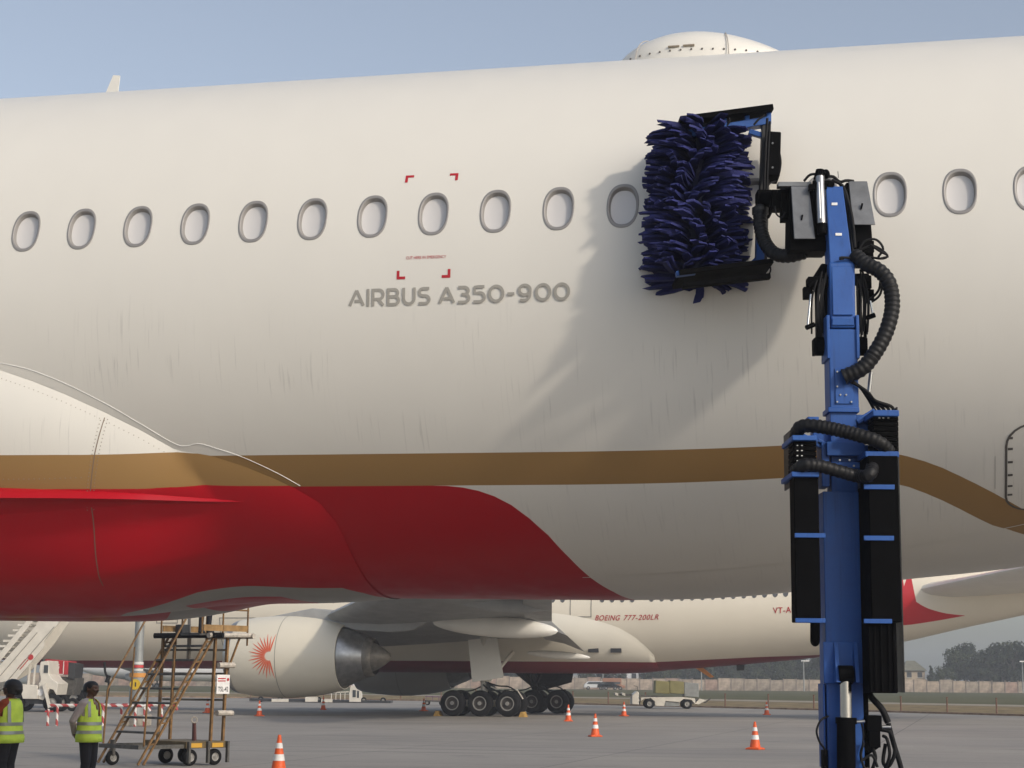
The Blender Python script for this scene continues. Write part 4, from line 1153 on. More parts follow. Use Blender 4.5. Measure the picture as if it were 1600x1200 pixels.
rail = lambda pts, r=0.022, m=M_YST, name='handrail': MB().tube(pts, r, 8).build(name, m, st_)
for y in (-0.01, WID + 0.01):
    rail([(0.14, y, 0.42), (0.20, y, 1.55)]); rail([(0.20, y, 1.55), (0.26, y, 1.65), (RUN - 0.25, y, TOP + 1.0)])
    rail([(0.9, y, 1.25), (0.95, y, 2.45)], 0.018)
    rail([(1.75, y, 2.74), (1.75, y, 3.8)], 0.02, M_YST, 'guard_post'); rail([(2.4, y, 2.74), (2.4, y, 3.8)], 0.02, M_YST, 'guard_post'); rail([(3.18, y, 2.5), (3.18, y, 3.75)], 0.02, M_YST, 'guard_post')
    rail([(1.75, y, 3.78), (3.3, y, 3.78)], 0.03, M_GST, 'guard_rail'); rail([(1.75, y, 3.25), (3.2, y, 3.25)], 0.018, M_YST, 'guard_rail')
    MB().box((2.5, y, 2.86), (1.4, 0.025, 0.13)).build('toe_board', mat('toe board wood', (0.30, 0.18, 0.07), 0.8, var=0.3), st_, smooth=0)
MB().mm((1.72, 0.02, 2.70), (3.2, WID - 0.02, 2.745)).build('platform', M_GST, st_, smooth=0)
MB().cyl((1.55, WID + 0.02, 2.70), (2.1, -0.30, 2.70), 0.06, 0.06, 10).build('bumper_tube', M_RUBBER, st_)
MB().cyl((1.9, -0.06, 2.70), (3.3, -0.06, 2.72), 0.055, 0.055, 10).build('bumper_tube', M_FOAM, st_)
MB().cyl((3.24, -0.15, 2.70), (3.24, WID, 2.70), 0.055, 0.055, 10).build('bumper_tube', M_FOAM, st_)
for x, y in ((1.78, WID - 0.03), (2.15, WID - 0.03), (2.22, 0.03), (2.60, 0.03)):
    MB().beam((x - 0.05, y, 0.50), (x, y, 2.70), 0.055, 0.055).build('post', M_YST, st_, smooth=0)
MB().beam((2.62, 0.03, 1.95), (2.98, 0.03, 2.66), 0.035, 0.035).build('brace', M_YST, st_, smooth=0)
for z in (1.35, 1.9, 2.4):
    MB().beam((1.76, WID - 0.09, z), (2.58, 0.07, z), 0.035, 0.045).build('cross_bar', M_GST, st_, smooth=0)
for z in (1.0, 2.0): MB().cyl((2.24, -0.06, z + 0.08), (2.72, -0.06, z + 0.08), 0.06, 0.06, 10).build('foam_pad', M_FOAM, st_)
MB().cyl((2.45, 1.0, 2.2), (2.45, 1.0, 2.66), 0.05, 0.045, 10).build('hanging_tube', M_FOAM, st_)
MB().cyl((2.45, 1.02, 2.72), (2.45, 1.02, 3.2), 0.045, 0.03, 10).build('hanging_tube', M_FOAM, st_)
MB().mm((0.0, 0.0, 0.36), (1.348, 0.06, 0.44)).mm((0.0, WID - 0.06, 0.36), (1.348, WID, 0.44)).mm((0, 0.06, 0.36), (0.06, WID - 0.06, 0.44)).build('base_frame', M_GST, st_, smooth=0)
MB().mm((1.35, -0.05, 0.36), (2.62, WID, 0.50)).build('base_deck', mat('base deck', (0.13, 0.095, 0.045), 0.7, var=0.3), st_, bevel=0.01)
for x in (1.65, 2.3): MB().box((x, -0.058, 0.42), (0.34, 0.012, 0.09)).build('reflector_plate', mat('plate amber', (0.55, 0.30, 0.03), 0.5), st_, smooth=0)
for x, y in ((1.6, 0.08), (2.35, 0.08), (1.9, 1.05), (2.5, 1.05)): step_wheel(x, y, 0.17, 0.12)
step_wheel(0.25, 1.0, 0.15, 0.10); MB().cyl((0.25, 1.0, 0.2), (0.25, 1.0, 0.52), 0.06).build('castor_fork', M_GST, st_)
for x in (1.40, 1.98, 2.58): MB().mm((x - 0.03, -0.12, 0.06), (x + 0.03, -0.06, 0.5)).build('stabiliser_foot', M_GST, st_, smooth=0)
MB().cyl((2.02, 0.35, 0.5), (2.00, 0.35, 0.86), 0.05, 0.04).build('jack_post', mat('jack maroon', (0.09, 0.03, 0.025), 0.6), st_)
ring = [(2.00 + 0.06 * math.cos(a * 0.3927) * 0.707, 0.35 - 0.06 * math.cos(a * 0.3927) * 0.707, 0.93 + 0.06 * math.sin(a * 0.3927)) for a in range(16)]
MB().tube(ring, 0.014, 6, closed=True).build('tow_ring', M_FOAM, st_)
sg_ = MB().box((2.43, -0.035, 1.68), (0.40, 0.015, 0.40)).build('sign_plate', M_CWHITE, st_, smooth=0)
font_text('sign_text', 'TSL-42', M_DKG, sg_, lambda x, y: Vector((2.27 + 0.32 * x, -0.0455, 1.53 + 0.10 * y)), bold=0.01)
for z in (1.80, 1.75): MB().box((2.38, -0.0455, z), (0.24, 0.004, 0.022)).build('sign_line', M_REDMARK, sg_, smooth=0)
MB().lathe([(0, 0.001), (0.004, 0.035)], (2.57, -0.046, 1.78), (0, -1, 0), 14).build('sign_badge', M_REDMARK, sg_)
rb_ = MB().mm((2.1, 0.9, 2.747), (2.35, 1.1, 2.95)); tb = rb_.build('tool_box', M_DKG, None, bevel=0.01)
tb.matrix_world = Matrix.Translation(so) @ Matrix.Rotation(R(45), 4, 'Z') @ Matrix.Diagonal((0.83, 1.26, 1, 1)); tag(tb, 'small dark tool box on the platform of the wheeled steps', 'tool box')
hz_ = MB().tube(smooth_path([(-0.2, 0, 2.6), (-0.15, 0, 2.1), (0.05, 0, 1.6), (0.02, 0, 0.8), (-0.25, 0, 0.05), (-0.9, 0.2, 0.04)], 0.08), 0.06, 8)
hz_.cyl((-0.05, 0, 1.55), (0.06, 0, 1.9), 0.11); h_ = hz_.build('supply_hose', M_RUBBER); h_.location = ground(166, 1114); tag(h_, 'black supply hose hanging from the far airliner belly to ground', 'hose')

# ================================================================== THE WASHING ROBOT
RBX, RBY = 2.84, 15.5
rob = empty('washing_robot', (RBX, RBY, 0), (0, 0, 0), 'blue aircraft washing robot with black cable boxes and rotating brush arm', 'robot')
def rp(px, py, y=0.0):
    """robot-local point seen at a picture position, y metres behind the mast centre"""
    p = wp(px, py, RBY + y); return Vector((p.x - RBX, y, p.z))
def pbox(mb, x0, y0, x1, y1, ya, yb, at=None):
    """upright box whose face spans the given picture rectangle at depth `at`"""
    f = ya if at is None else at
    a = rp(x0, y0, f); b = rp(x1, y1, f); c = rp(x0, y1, f); d = rp(x1, y0, f)
    xl = (a.x + c.x) / 2; xr = (b.x + d.x) / 2; zt = (a.z + d.z) / 2; zb = (b.z + c.z) / 2
    mb.mm((xl, ya, zb), (xr, yb, zt)); return (xl, xr, zb, zt)
def rpart(name, m, rects, parent=rob, bevel=0.006):
    mb = MB()
    for r in rects: pbox(mb, *r)
    return mb.build(name, m, parent, smooth=30, bevel=bevel)
def bolts(pts, y, r=0.011, parent=rob, m=None):
    for px, py in pts:
        p = rp(px, py, y); MB().cyl(p, p + Vector((0, -0.012, 0)), r, r * 0.9, 6).build('bolt', m or M_BOLT, parent)

# base vehicle (below the picture) and mast
MB().mm((-1.1, -1.6, 0.32), (1.1, 1.4, 0.78)).mm((-1.0, -1.5, 0.78), (1.0, -0.5, 1.02)).build('chassis', M_BLUE, rob, bevel=0.03)
MB().mm((-0.95, 0.4, 0.782), (0.95, 1.3, 1.0)).build('power_pack', M_BLACK, rob, bevel=0.02)
for x in (-0.95, 0.95):
    for y in (-1.15, 0.95): wheel(rob, (x, y, 0.30), 0.30, 0.26, (1, 0, 0))
lo = rpart('mast', M_BLUE, [(1291, 768, 1348, 1330, -0.16, 0.16)], bevel=0.008)
rpart('mast_flange', M_BLUE, [(1287, 1003, 1352, 1068, -0.19, -0.162), (1287, 1068, 1290, 1200, -0.15, 0.1)])
# clevis and hydraulic ram in front of the mast
for a, b in ((1303, 1309), (1333, 1339)):
    p0, p1, p2, p3 = rp(a, 1003, -0.192), rp(b, 1003, -0.192), rp(b, 1066, -0.192), rp(a, 1066, -0.192)
    mb = MB(); vs = [p0, p1, p2, p3] + [p + Vector((0, -0.13 if i > 1 else -0.01, 0)) for i, p in enumerate((p0, p1, p2, p3))]
    mb.add(vs, [(0, 1, 2, 3), (7, 6, 5, 4), (0, 4, 5, 1), (1, 5, 6, 2), (2, 6, 7, 3), (3, 7, 4, 0)]).build('clevis_plate', M_BLUE, rob, smooth=0)
p = rp(1321, 1054, -0.27); MB().cyl(p + Vector((-0.06, 0, 0)), p + Vector((0.06, 0, 0)), 0.075, 0.075, 20).ellipsoid(p + Vector((0, 0, -0.05)), (0.058, 0.05, 0.075), 14, 8).build('ram_eye', M_BLACK, rob)
MB().cyl(rp(1321, 1062, -0.27), rp(1322, 1128, -0.27), 0.050, 0.050, 24).build('ram_rod', M_CHROME, rob)
MB().cyl(rp(1322, 1121, -0.27), rp(1322, 1131, -0.27), 0.088, 0.088, 20).cyl(rp(1322, 1131, -0.27), rp(1323, 1330, -0.27), 0.077, 0.077, 20).build('ram_barrel', M_BLACK, rob)
# inner mast and its bolted plate
rpart('inner_mast', M_BLUE, [(1298, 600, 1339, 770, -0.115, 0.115)])
up = rpart('upper_mast', M_BLUE, [(1296, 514, 1341, 641, -0.13, 0.13)], bevel=0.01)
rpart('mast_lip', M_BLUE, [(1294, 636, 1343, 644, -0.145, 0.14)])
pl_ = rpart('access_plate', M_BLUE, [(1305, 576, 1333, 631, -0.142, -0.131)], bevel=0.003)
bolts([(1308, 581), (1308, 604), (1308, 628), (1330, 628), (1313, 617), (1322, 617)], -0.143, 0.009)
# elbow link and forearm
for sx in (1292, 1338):
    rpart('elbow_cheek', M_BLUE, [(sx, 492, sx + 5, 560, -0.15, 0.15)])
def taper_box(name, a, b, m, bev=0.008):
    """box between two picture rows: (row, x0, x1, y_near, y_far)"""
    (r0, x0, x1, n0, f0), (r1, u0, u1, n1, f1) = a, b
    A_, B_, C_, D_ = rp(x0, r0, n0), rp(x1, r0, n0), rp(u1, r1, n1), rp(u0, r1, n1)
    vs = [A_, B_, C_, D_] + [Vector((q.x, f, q.z)) for q, f in ((A_, f0), (B_, f0), (C_, f1), (D_, f1))]
    return MB().add(vs, [(0, 1, 2, 3), (7, 6, 5, 4), (0, 4, 5, 1), (1, 5, 6, 2), (2, 6, 7, 3), (3, 7, 4, 0)]).build(name, m, rob, smooth=30, bevel=bev)
taper_box('elbow_link', (409, 1295.5, 1336, -0.02, 0.22), (512, 1298, 1337, -0.135, 0.12), M_BLUE, 0.015)
taper_box('link_panel', (416, 1299.5, 1332, -0.033, -0.0), (492, 1301.5, 1333, -0.135, -0.1), M_BLUE, 0.006)
taper_box('link_step', (497, 1301, 1334, -0.150, -0.12), (508, 1300, 1335, -0.146, -0.12), M_BLUE, 0.004)
taper_box('forearm', (291, 1290.5, 1317, 0.23, 0.42), (411, 1296.5, 1332.5, 0.0, 0.24), M_BLUE, 0.008)
for px, py, w_ in ((1304, 318.5, 9), (1310.5, 366, 10)):
    taper_box('sticker', (py - 2, px - w_ / 2, px + w_ / 2, 0.23 - 0.23 * (py - 291) / 120 - 0.006, 0.2), (py + 2, px - w_ / 2, px + w_ / 2, 0.23 - 0.23 * (py - 287) / 120 - 0.006, 0.2), M_STICK, 0)
# wrist: cover panels, housings, motor, chrome cylinder
taper_box('cover_panel', (291, 1236, 1264, 0.30, 0.32), (373, 1241, 1274, 0.14, 0.16), M_PANEL, 0.004)
taper_box('cover_panel', (283, 1326, 1355, 0.30, 0.32), (351, 1333, 1368, 0.16, 0.18), M_PANEL, 0.004)
for px, py in ((1253, 340), (1346.5, 322)):
    q = rp(px, py, 0.20); MB().box(q, (0.014, 0.02, 0.05), Matrix.Rotation(R(12), 3, 'Y')).build('latch', M_BLACK, rob, smooth=0)
taper_box('wrist_housing', (293, 1235, 1275, 0.33, 0.62), (391, 1234, 1294, 0.20, 0.5), M_BLACK)
taper_box('wrist_housing', (285, 1322, 1356, 0.33, 0.62), (408, 1335, 1366, 0.19, 0.45), M_BLACK)
taper_box('wrist_bracket', (284, 1216, 1268, 0.34, 0.44), (291, 1216, 1268, 0.34, 0.44), M_PANEL, 0.003)
taper_box('wrist_bracket', (376, 1275, 1300, 0.2, 0.4), (392, 1266, 1300, 0.2, 0.4), M_BLACK, 0.003)
MB().cyl(rp(1281, 277, 0.26), rp(1284, 352, 0.14), 0.040, 0.040, 18).build('cylinder_barrel', M_ALU, rob)
MB().cyl(rp(1279, 285, 0.215), rp(1281.5, 342, 0.10), 0.011, 0.011, 10).build('cylinder_rod', M_CHROME, rob)
MB().cyl(rp(1284, 350, 0.14), rp(1284.5, 366, 0.13), 0.045, 0.042, 16).build('cylinder_cap', M_BLACK, rob)
mb = MB(); mb.cyl(rp(1281, 280, 0.3), rp(1281, 265, 0.3), 0.060, 0.035, 14); mb.cyl(rp(1270, 287, 0.26), rp(1303, 287, 0.26), 0.03, 0.03, 10); mb.ellipsoid(rp(1290, 272, 0.3), (0.04, 0.04, 0.045), 10, 6)
for px, py in ((1268, 293), (1276, 290), (1287, 292), (1297, 289)): mb.box(rp(px, py, 0.25), (0.05, 0.06, 0.05))
mb.build('wrist_motor', M_BLACK, rob)
rr2 = random.Random(5)
def cable(name, pts, r, m=M_RUBBER, hose=False):
    P = [rp(*p) for p in pts]; mb = MB()
    if hose: mb.hose(P, r, 0.036, 0.045, 14)
    else: mb.tube(smooth_path(P, 0.02), r, 7)
    return mb.build(name, m, rob, smooth=60 if not hose else 30)
for pts, r in (([(1256, 283, 0.4), (1266, 273, 0.38), (1280, 272, 0.36)], 0.012), ([(1288, 276, 0.3), (1302, 276, 0.3), (1312, 284, 0.3), (1322, 282, 0.3), (1334, 283, 0.32)], 0.014), ([(1300, 281, 0.28), (1316, 290, 0.28), (1324, 310, 0.24), (1332, 345, 0.16), (1336, 390, 0.08)], 0.016), ([(1312, 287, 0.3), (1320, 305, 0.25), (1327, 340, 0.2), (1333, 400, 0.06)], 0.012), ([(1211, 322, 0.4), (1213, 334, 0.38), (1222, 340, 0.36), (1228, 330, 0.36)], 0.008), ([(1310, 278, 0.3), (1309, 266, 0.3)], 0.003)):
    cable('cable', pts, r)
# elbow hydraulics left and right of the link
def cluster(pieces, name='hydraulic_block', m=M_BLACK):
    mb = MB()
    for kind, *a in pieces:
        if kind == 'b': pbox(mb, *a)
        else: mb.cyl(rp(*a[0]), rp(*a[1]), a[2], a[2], 14)
    return mb.build(name, m, rob, smooth=40, bevel=0.004)
cluster([('c', (1272, 445, 0.08), (1300, 440, 0.08), 0.07), ('b', 1263, 432, 1296, 448, 0.0, 0.14), ('c', (1277, 440, 0.1), (1291, 418, 0.14), 0.055), ('b', 1275, 448, 1281, 532, 0.04, 0.1), ('b', 1284, 445, 1294, 520, 0.05, 0.12)])
cluster([('b', 1256, 448, 1270, 466, 0.02, 0.1), ('c', (1262, 447, 0.0), (1269, 440, 0.0), 0.02)])
cluster([('c', (1274, 541, 0.05), (1298, 541, 0.05), 0.085), ('b', 1272, 528, 1277, 553, -0.02, 0.1), ('b', 1292, 566, 1297, 582, 0, 0.1)], 'pivot_pin')
cluster([('c', (1339, 541, 0.05), (1352, 541, 0.05), 0.085), ('b', 1352, 528, 1356, 552, -0.02, 0.1)], 'pivot_pin')
cluster([('c', (1336, 437, 0.1), (1357, 437, 0.1), 0.055), ('b', 1341, 430, 1362, 450, 0.05, 0.16), ('b', 1350, 450, 1354, 545, 0.03, 0.08), ('b', 1352, 452, 1366, 470, 0.05, 0.14), ('b', 1340, 452, 1347, 500, 0.06, 0.12)])
cluster([('b', 1340, 392, 1364, 412, 0.15, 0.35), ('b', 1346, 376, 1366, 394, 0.2, 0.4), ('c', (1343, 378, 0.18), (1343, 410, 0.15), 0.02)])
MB().cyl(rp(1267, 460, 0.0), rp(1262, 510, -0.04), 0.010).build('pump_lever', M_CHROME, rob); MB().cyl(rp(1260, 512, -0.05), rp(1272, 507, -0.02), 0.022).build('lever_end', M_BLACK, rob)
MB().cyl(rp(1360, 470, 0.0), rp(1364, 492, 0.0), 0.010).build('pump_lever', M_CHROME, rob); MB().cyl(rp(1354, 497, 0.0), rp(1367, 492, 0.0), 0.022).build('lever_end', M_BLACK, rob)
for i in range(9):
    x = rr2.uniform(1274, 1292); x2 = x + rr2.uniform(-8, 8)
    cable('cable', [(x, 420 + rr2.uniform(0, 20), 0.0), ((x + x2) / 2 - rr2.uniform(2, 9), 470, -0.02), (x2, 520 + rr2.uniform(0, 15), 0.02)], 0.008)
for i in range(8):
    x = rr2.uniform(1338, 1350); x2 = x + rr2.uniform(-4, 10)
    cable('cable', [(x, 420 + rr2.uniform(0, 20), 0.0), ((x + x2) / 2 + rr2.uniform(1, 6), 470, 0.0), (x2, 520 + rr2.uniform(0, 15), 0.02)], 0.008)
for pts in ([(1340, 395, 0.1), (1350, 378, 0.1), (1368, 374, 0.1), (1380, 388, 0.1), (1372, 402, 0.1)], [(1345, 390, 0.08), (1365, 384, 0.08), (1386, 398, 0.08), (1378, 404, 0.08), (1350, 400, 0.1)], [(1360, 382, 0.06), (1374, 392, 0.05), (1388, 400, 0.06), (1376, 404, 0.06)],
            [(1376, 436, 0.0), (1372, 455, 0.0), (1352, 474, 0.02)], [(1380, 440, 0.0), (1374, 462, 0.0), (1355, 476, 0.02)], [(1318, 404, -0.02), (1312, 405, -0.04), (1315, 402, -0.04), (1335, 404, 0.0)], [(1364, 560, 0.0), (1360, 575, 0.0), (1360, 600, 0.02)]):
    cable('cable', pts, 0.011)
# spiral-wrapped hoses
cable('corrugated_hose', [(1335, 398, 0.02), (1352, 412, -0.05), (1375, 424, -0.10), (1390, 445, -0.13), (1394, 480, -0.15), (1384, 520, -0.18), (1364, 556, -0.2), (1345, 577, -0.2), (1318, 589, -0.17)], 0.066, M_HOSE, True)
for k in range(5):
    cable('cable', [(1322 + k, 590 + k, -0.16), (1342 + 3 * k, 603 + 2 * k, -0.16), (1356 + 3 * k, 622 + k, -0.1), (1366 + 7 * k, 640 - k, 0.0), (1370 + 6 * k, 650, 0.02)], 0.014)
MB().cyl(rp(1361, 582, 0.0), rp(1357, 620, 0.0), 0.018).build('hose_fitting', M_BOLT, rob)
cable('corrugated_hose', [(1242, 690, -0.15), (1250, 668, -0.28), (1275, 666, -0.36), (1310, 672, -0.42), (1345, 681, -0.48), (1372, 690, -0.50), (1390, 706, -0.42)], 0.058, M_HOSE, True)
cable('corrugated_hose', [(1242, 738, -0.40), (1256, 727, -0.50), (1280, 728, -0.50), (1310, 736, -0.48), (1340, 744, -0.48), (1358, 742, -0.62), (1364, 728, -0.5)], 0.055, M_HOSE, True)
# blue shoulder frame
rpart('shoulder_frame', M_BLUE, [(1262, 651, 1280, 664, -0.1, 0.1), (1270, 657, 1300, 690, -0.06, 0.08), (1338, 648, 1366, 675, -0.06, 0.06), (1292, 690, 1352, 712, -0.19, -0.1), (1290, 722, 1350, 732, -0.2, -0.1), (1284, 690, 1296, 760, -0.15, 0.1), (1345, 695, 1358, 760, -0.15, 0.1)])
bolts([(1286, 722), (1305, 728), (1334, 728), (1312, 719), (1327, 719)], -0.205, 0.010)
for a, b in (((1338, 660), (1366, 643)), ((1276, 690), (1302, 704)), ((1252, 682), (1288, 700))):
    p0, p1 = rp(*a, -0.08), rp(*b, -0.08); MB().beam(p0, p1, 0.10, 0.05).build('shoulder_strut', M_BLUE, rob, smooth=0, bevel=0.006)
# cable-chain boxes either side
def chain_stack(x0, x1, y0, y1, n):
    dy = (y1 - y0) / n
    for i in range(n):
        ob = rpart('chain_link', M_BLACK, [(x0, y0 + dy * i + 0.6, x1, y0 + dy * (i + 1) - 0.6, -0.44, -0.18)], bevel=0.006)
chain_stack(1239, 1276, 688, 738, 6); chain_stack(1365, 1404, 650, 706, 7)
M_DOT = M_STICK
for i in range(5):
    for x in (1246, 1253): 
        q = rp(x, 688 + i * 8, -0.446); MB().box(q, (0.012, 0.006, 0.008)).build('chain_hole', M_DOT, rob, smooth=0)
for x in (1374, 1380, 1388): 
    q = rp(x, 653, -0.446); MB().box(q, (0.016, 0.006, 0.008)).build('chain_hole', M_DOT, rob, smooth=0)
rpart('cable_box', M_BLACK, [(1242, 744, 1281, 972, -0.46, -0.22)], bevel=0.01)
rpart('cable_box', M_BLACK, [(1359, 712, 1406.5, 972, -0.56, -0.20)], bevel=0.01)
rpart('cable_box', M_BLACK, [(1358, 972, 1402, 1083, -0.50, -0.20)], bevel=0.01)
rpart('cable_channel', M_BLACK, [(1349.5, 760, 1359, 1000, -0.1, 0.14), (1351, 1000, 1357, 1200, -0.1, 0.14)], bevel=0.004)
for x in (1366, 1376, 1388, 1396): rpart('box_rib', M_BLACK, [(x, 975, x + 3, 1082, -0.512, -0.499)], bevel=0.003)
rpart('box_backplate', M_STEEL, [(1235, 672, 1237.5, 760, -0.2, 0.17)], bevel=0.002); rpart('box_backplate', M_STEEL, [(1406.2, 636, 1408.5, 1082, -0.3, 0.18)], bevel=0.002)
for r in ((1238, 680, 1276, 688), (1364, 640.5, 1405, 650), (1352, 705, 1405, 714), (1237, 737, 1280, 745)): rpart('end_bracket', M_BLUE, [(*r, -0.5, 0.1)])
for r in ((1350, 757, 1398, 764.5), (1350, 837, 1397, 844.5), (1350, 967, 1394, 974)): rpart('box_strap', M_BLUE, [(*r, -0.575, -0.555)], bevel=0.003)
for r in ((1242, 833, 1290, 840), (1243, 966, 1290, 973)): rpart('box_strap', M_BLUE, [(*r, -0.48, -0.455)], bevel=0.003)
MB().cyl(rp(1273.5, 970, -0.1), rp(1273.5, 1000, -0.1), 0.041, 0.041, 16).ellipsoid(rp(1273.5, 1001, -0.1), (0.041, 0.041, 0.05), 14, 8).build('cable_tube', M_BLACK, rob)
for i, y in enumerate((802, 816, 826, 842, 858)):
    q = rp(1289.5, y, -0.05); MB().ellipsoid(q, (0.025, 0.03, 0.025), 8, 5).build('cable_clip', M_BLACK, rob)
for i in range(12):
    q = rp(1350, 800 + i * 26, -0.155); MB().ellipsoid(q, (0.008, 0.008, 0.008), 6, 4).build('rivet', M_BLACK, rob)
# valve block and loops low on the mast
cluster([('b', 1355, 1118, 1378, 1142, -0.2, 0.05), ('b', 1358, 1142, 1376, 1168, -0.18, 0.05), ('c', (1350, 1170, -0.1), (1368, 1158, -0.1), 0.06)], 'valve_block')
for pts, r in (([(1357, 1080, -0.05), (1362, 1090, -0.1), (1378, 1108, -0.15), (1388, 1130, -0.15)], 0.028), ([(1388, 1130, -0.15), (1396, 1160, -0.15), (1408, 1200, -0.15), (1412, 1230, -0.15)], 0.022), ([(1376, 1140, -0.15), (1392, 1146, -0.18), (1398, 1175, -0.18), (1388, 1198, -0.15), (1380, 1190, -0.12), (1384, 1160, -0.1)], 0.016), ([(1380, 1150, -0.15), (1386, 1155, -0.2), (1390, 1180, -0.2), (1382, 1205, -0.15)], 0.014), ([(1362, 1165, -0.15), (1368, 1185, -0.15), (1360, 1210, -0.15)], 0.016), ([(1350, 1160, -0.2), (1345, 1180, -0.2), (1352, 1205, -0.2)], 0.012), ([(1345, 1190, -0.2), (1362, 1180, -0.2), (1372, 1200, -0.2)], 0.012),
               ([(1294, 1119, -0.16), (1283, 1125, -0.2), (1276, 1142, -0.22), (1281, 1160, -0.22), (1289, 1172, -0.2), (1290, 1195, -0.18)], 0.009), ([(1337, 1126, -0.25), (1345, 1128, -0.25), (1349, 1150, -0.22), (1345, 1185, -0.2)], 0.008)):
    cable('cable', pts, r)
cluster([('b', 1286, 1172, 1294, 1215, -0.2, -0.1)], 'valve_block')
MB().cyl(rp(1378, 1136, -0.16), rp(1392, 1136, -0.16), 0.015).build('pipe_union', M_BOLT, rob); MB().cyl(rp(1338, 1128, -0.27), rp(1351, 1127, -0.27), 0.014).build('pipe_union', M_BOLT, rob)

# brush frame
FY = 1.06                                                          # frame plane, metres behind the mast
def fbar(name, a, b, w_, d_, m, bev=0.005, y=FY):
    lean = lambda q: y + (320 - q[1]) / 250 * 0.24
    p0, p1 = rp(*a, lean(a)), rp(*b, lean(b)); up = (0, 1, 0)
    return MB().beam(p0, p1, w_, d_, up=up).build(name, m, rob, smooth=30, bevel=bev)
fbar('frame_post', (1197, 185), (1190, 425), 0.085, 0.10, M_STEEL); fbar('frame_post', (1188, 340), (1186, 428), 0.075, 0.12, M_BLUE, y=FY - 0.02)
fbar('frame_beam', (1075, 212), (1202, 190), 0.075, 0.14, M_BLUE)
fbar('frame_beam', (1056, 429), (1198, 410), 0.045, 0.08, M_BLUE, y=FY - 0.40)
fbar('frame_cover', (1060, 194), (1204, 175), 0.055, 0.34, M_BLACK); fbar('frame_cover', (1056, 437), (1200, 419), 0.045, 0.62, M_BLACK, y=FY - 0.16); fbar('frame_cover', (1066, 447), (1203, 432), 0.045, 0.10, M_BLACK, y=FY - 0.44)
for a, b in (((1092, 208), (1090, 192)), ((1132, 203), (1130, 187)), ((1166, 196), (1166, 182)), ((1200, 198), (1200, 176))): fbar('frame_spacer', a, b, 0.045, 0.14, M_BLUE)
for a, b in (((1170, 206), (1196, 214)), ((1172, 416), (1190, 398))): fbar('frame_gusset', a, b, 0.05, 0.06, M_BLUE)
fbar('motor_box', (1208, 212), (1206, 281), 0.125, 0.20, M_BLACK, 0.012, y=FY - 0.05)
for py in (224, 262):
    q = rp(1207, py, FY - 0.155); MB().cyl(q, q + Vector((0, -0.012, 0)), 0.010, 0.010, 6).build('bolt', M_PANEL, rob)
for pts, r in (([(1199, 185, FY - 0.1), (1196, 240, FY - 0.12), (1193, 320, FY - 0.12)], 0.013), ([(1203, 190, FY - 0.08), (1200, 250, FY - 0.12), (1197, 330, FY - 0.12)], 0.011), ([(1217, 232, FY), (1220, 256, FY), (1214, 280, FY), (1200, 290, FY - 0.1), (1190, 322, FY - 0.1)], 0.009), ([(1197, 410, FY), (1204, 418, FY), (1202, 428, FY), (1194, 432, FY)], 0.008), ([(1178, 195, FY - 0.1), (1186, 186, FY - 0.1), (1196, 180, FY - 0.1)], 0.010), ([(1136, 196, FY - 0.1), (1140, 190, FY - 0.1), (1139, 184, FY - 0.1)], 0.010)):
    cable('cable', pts, r)
cluster([('c', (1196, 312, 0.75), (1238, 306, 0.42), 0.075), ('b', 1206, 296, 1226, 326, 0.5, 0.66), ('b', 1222, 300, 1238, 342, 0.40, 0.56), ('b', 1184, 296, 1206, 334, 0.72, 0.9)], 'wrist_joint')
cable('corrugated_hose', [(1188, 324, 0.74), (1188, 352, 0.68), (1195, 378, 0.6), (1210, 396, 0.5), (1232, 400, 0.42), (1258, 394, 0.36)], 0.062, M_HOSE, True)
p = rp(1188, 330, 0.74); MB().cyl(p + Vector((0, 0, -0.03)), p + Vector((0, 0, 0.03)), 0.078, 0.078, 16).build('hose_clamp', M_STEEL, rob)

# the rotating brush
BA, BB = rp(1093, 206, 1.29), rp(1085, 436, 1.10)
axd = (BB - BA).normalized(); LEN = (BB - BA).length
e1 = axd.cross(Vector((0, 1, 0))).normalized(); e2 = axd.cross(e1)
core = MB().cyl(BA - axd * 0.03, BB + axd * 0.03, 0.13, 0.13, 24).build('brush_core', mat('brush core', (0.012, 0.016, 0.06), 0.6), rob)
AM = Matrix.Translation((0, AY, 0)) @ Matrix.Rotation(AROT, 4, 'Z') @ Matrix.Rotation(0.01, 4, 'Y'); AMi = AM.inverted()
def clear_of_hull(p):
    """push a bristle tip that would enter the hull back onto its surface"""
    l = AMi @ (p + Vector((RBX, RBY, 0))); v = Vector((0, l.y, l.z - AZ)); d = v.length
    if d < AR + 0.015: v *= (AR + 0.015) / d; l = Vector((l.x, v.y, v.z + AZ)); return (AM @ l) - Vector((RBX, RBY, 0))
    return p
rb = random.Random(21); br = MB(); tone = []
ROWS, LEVELS = 10, 56
def zig(t):
    t = t % 1.0
    return 4 * abs(t - 0.5) - 1
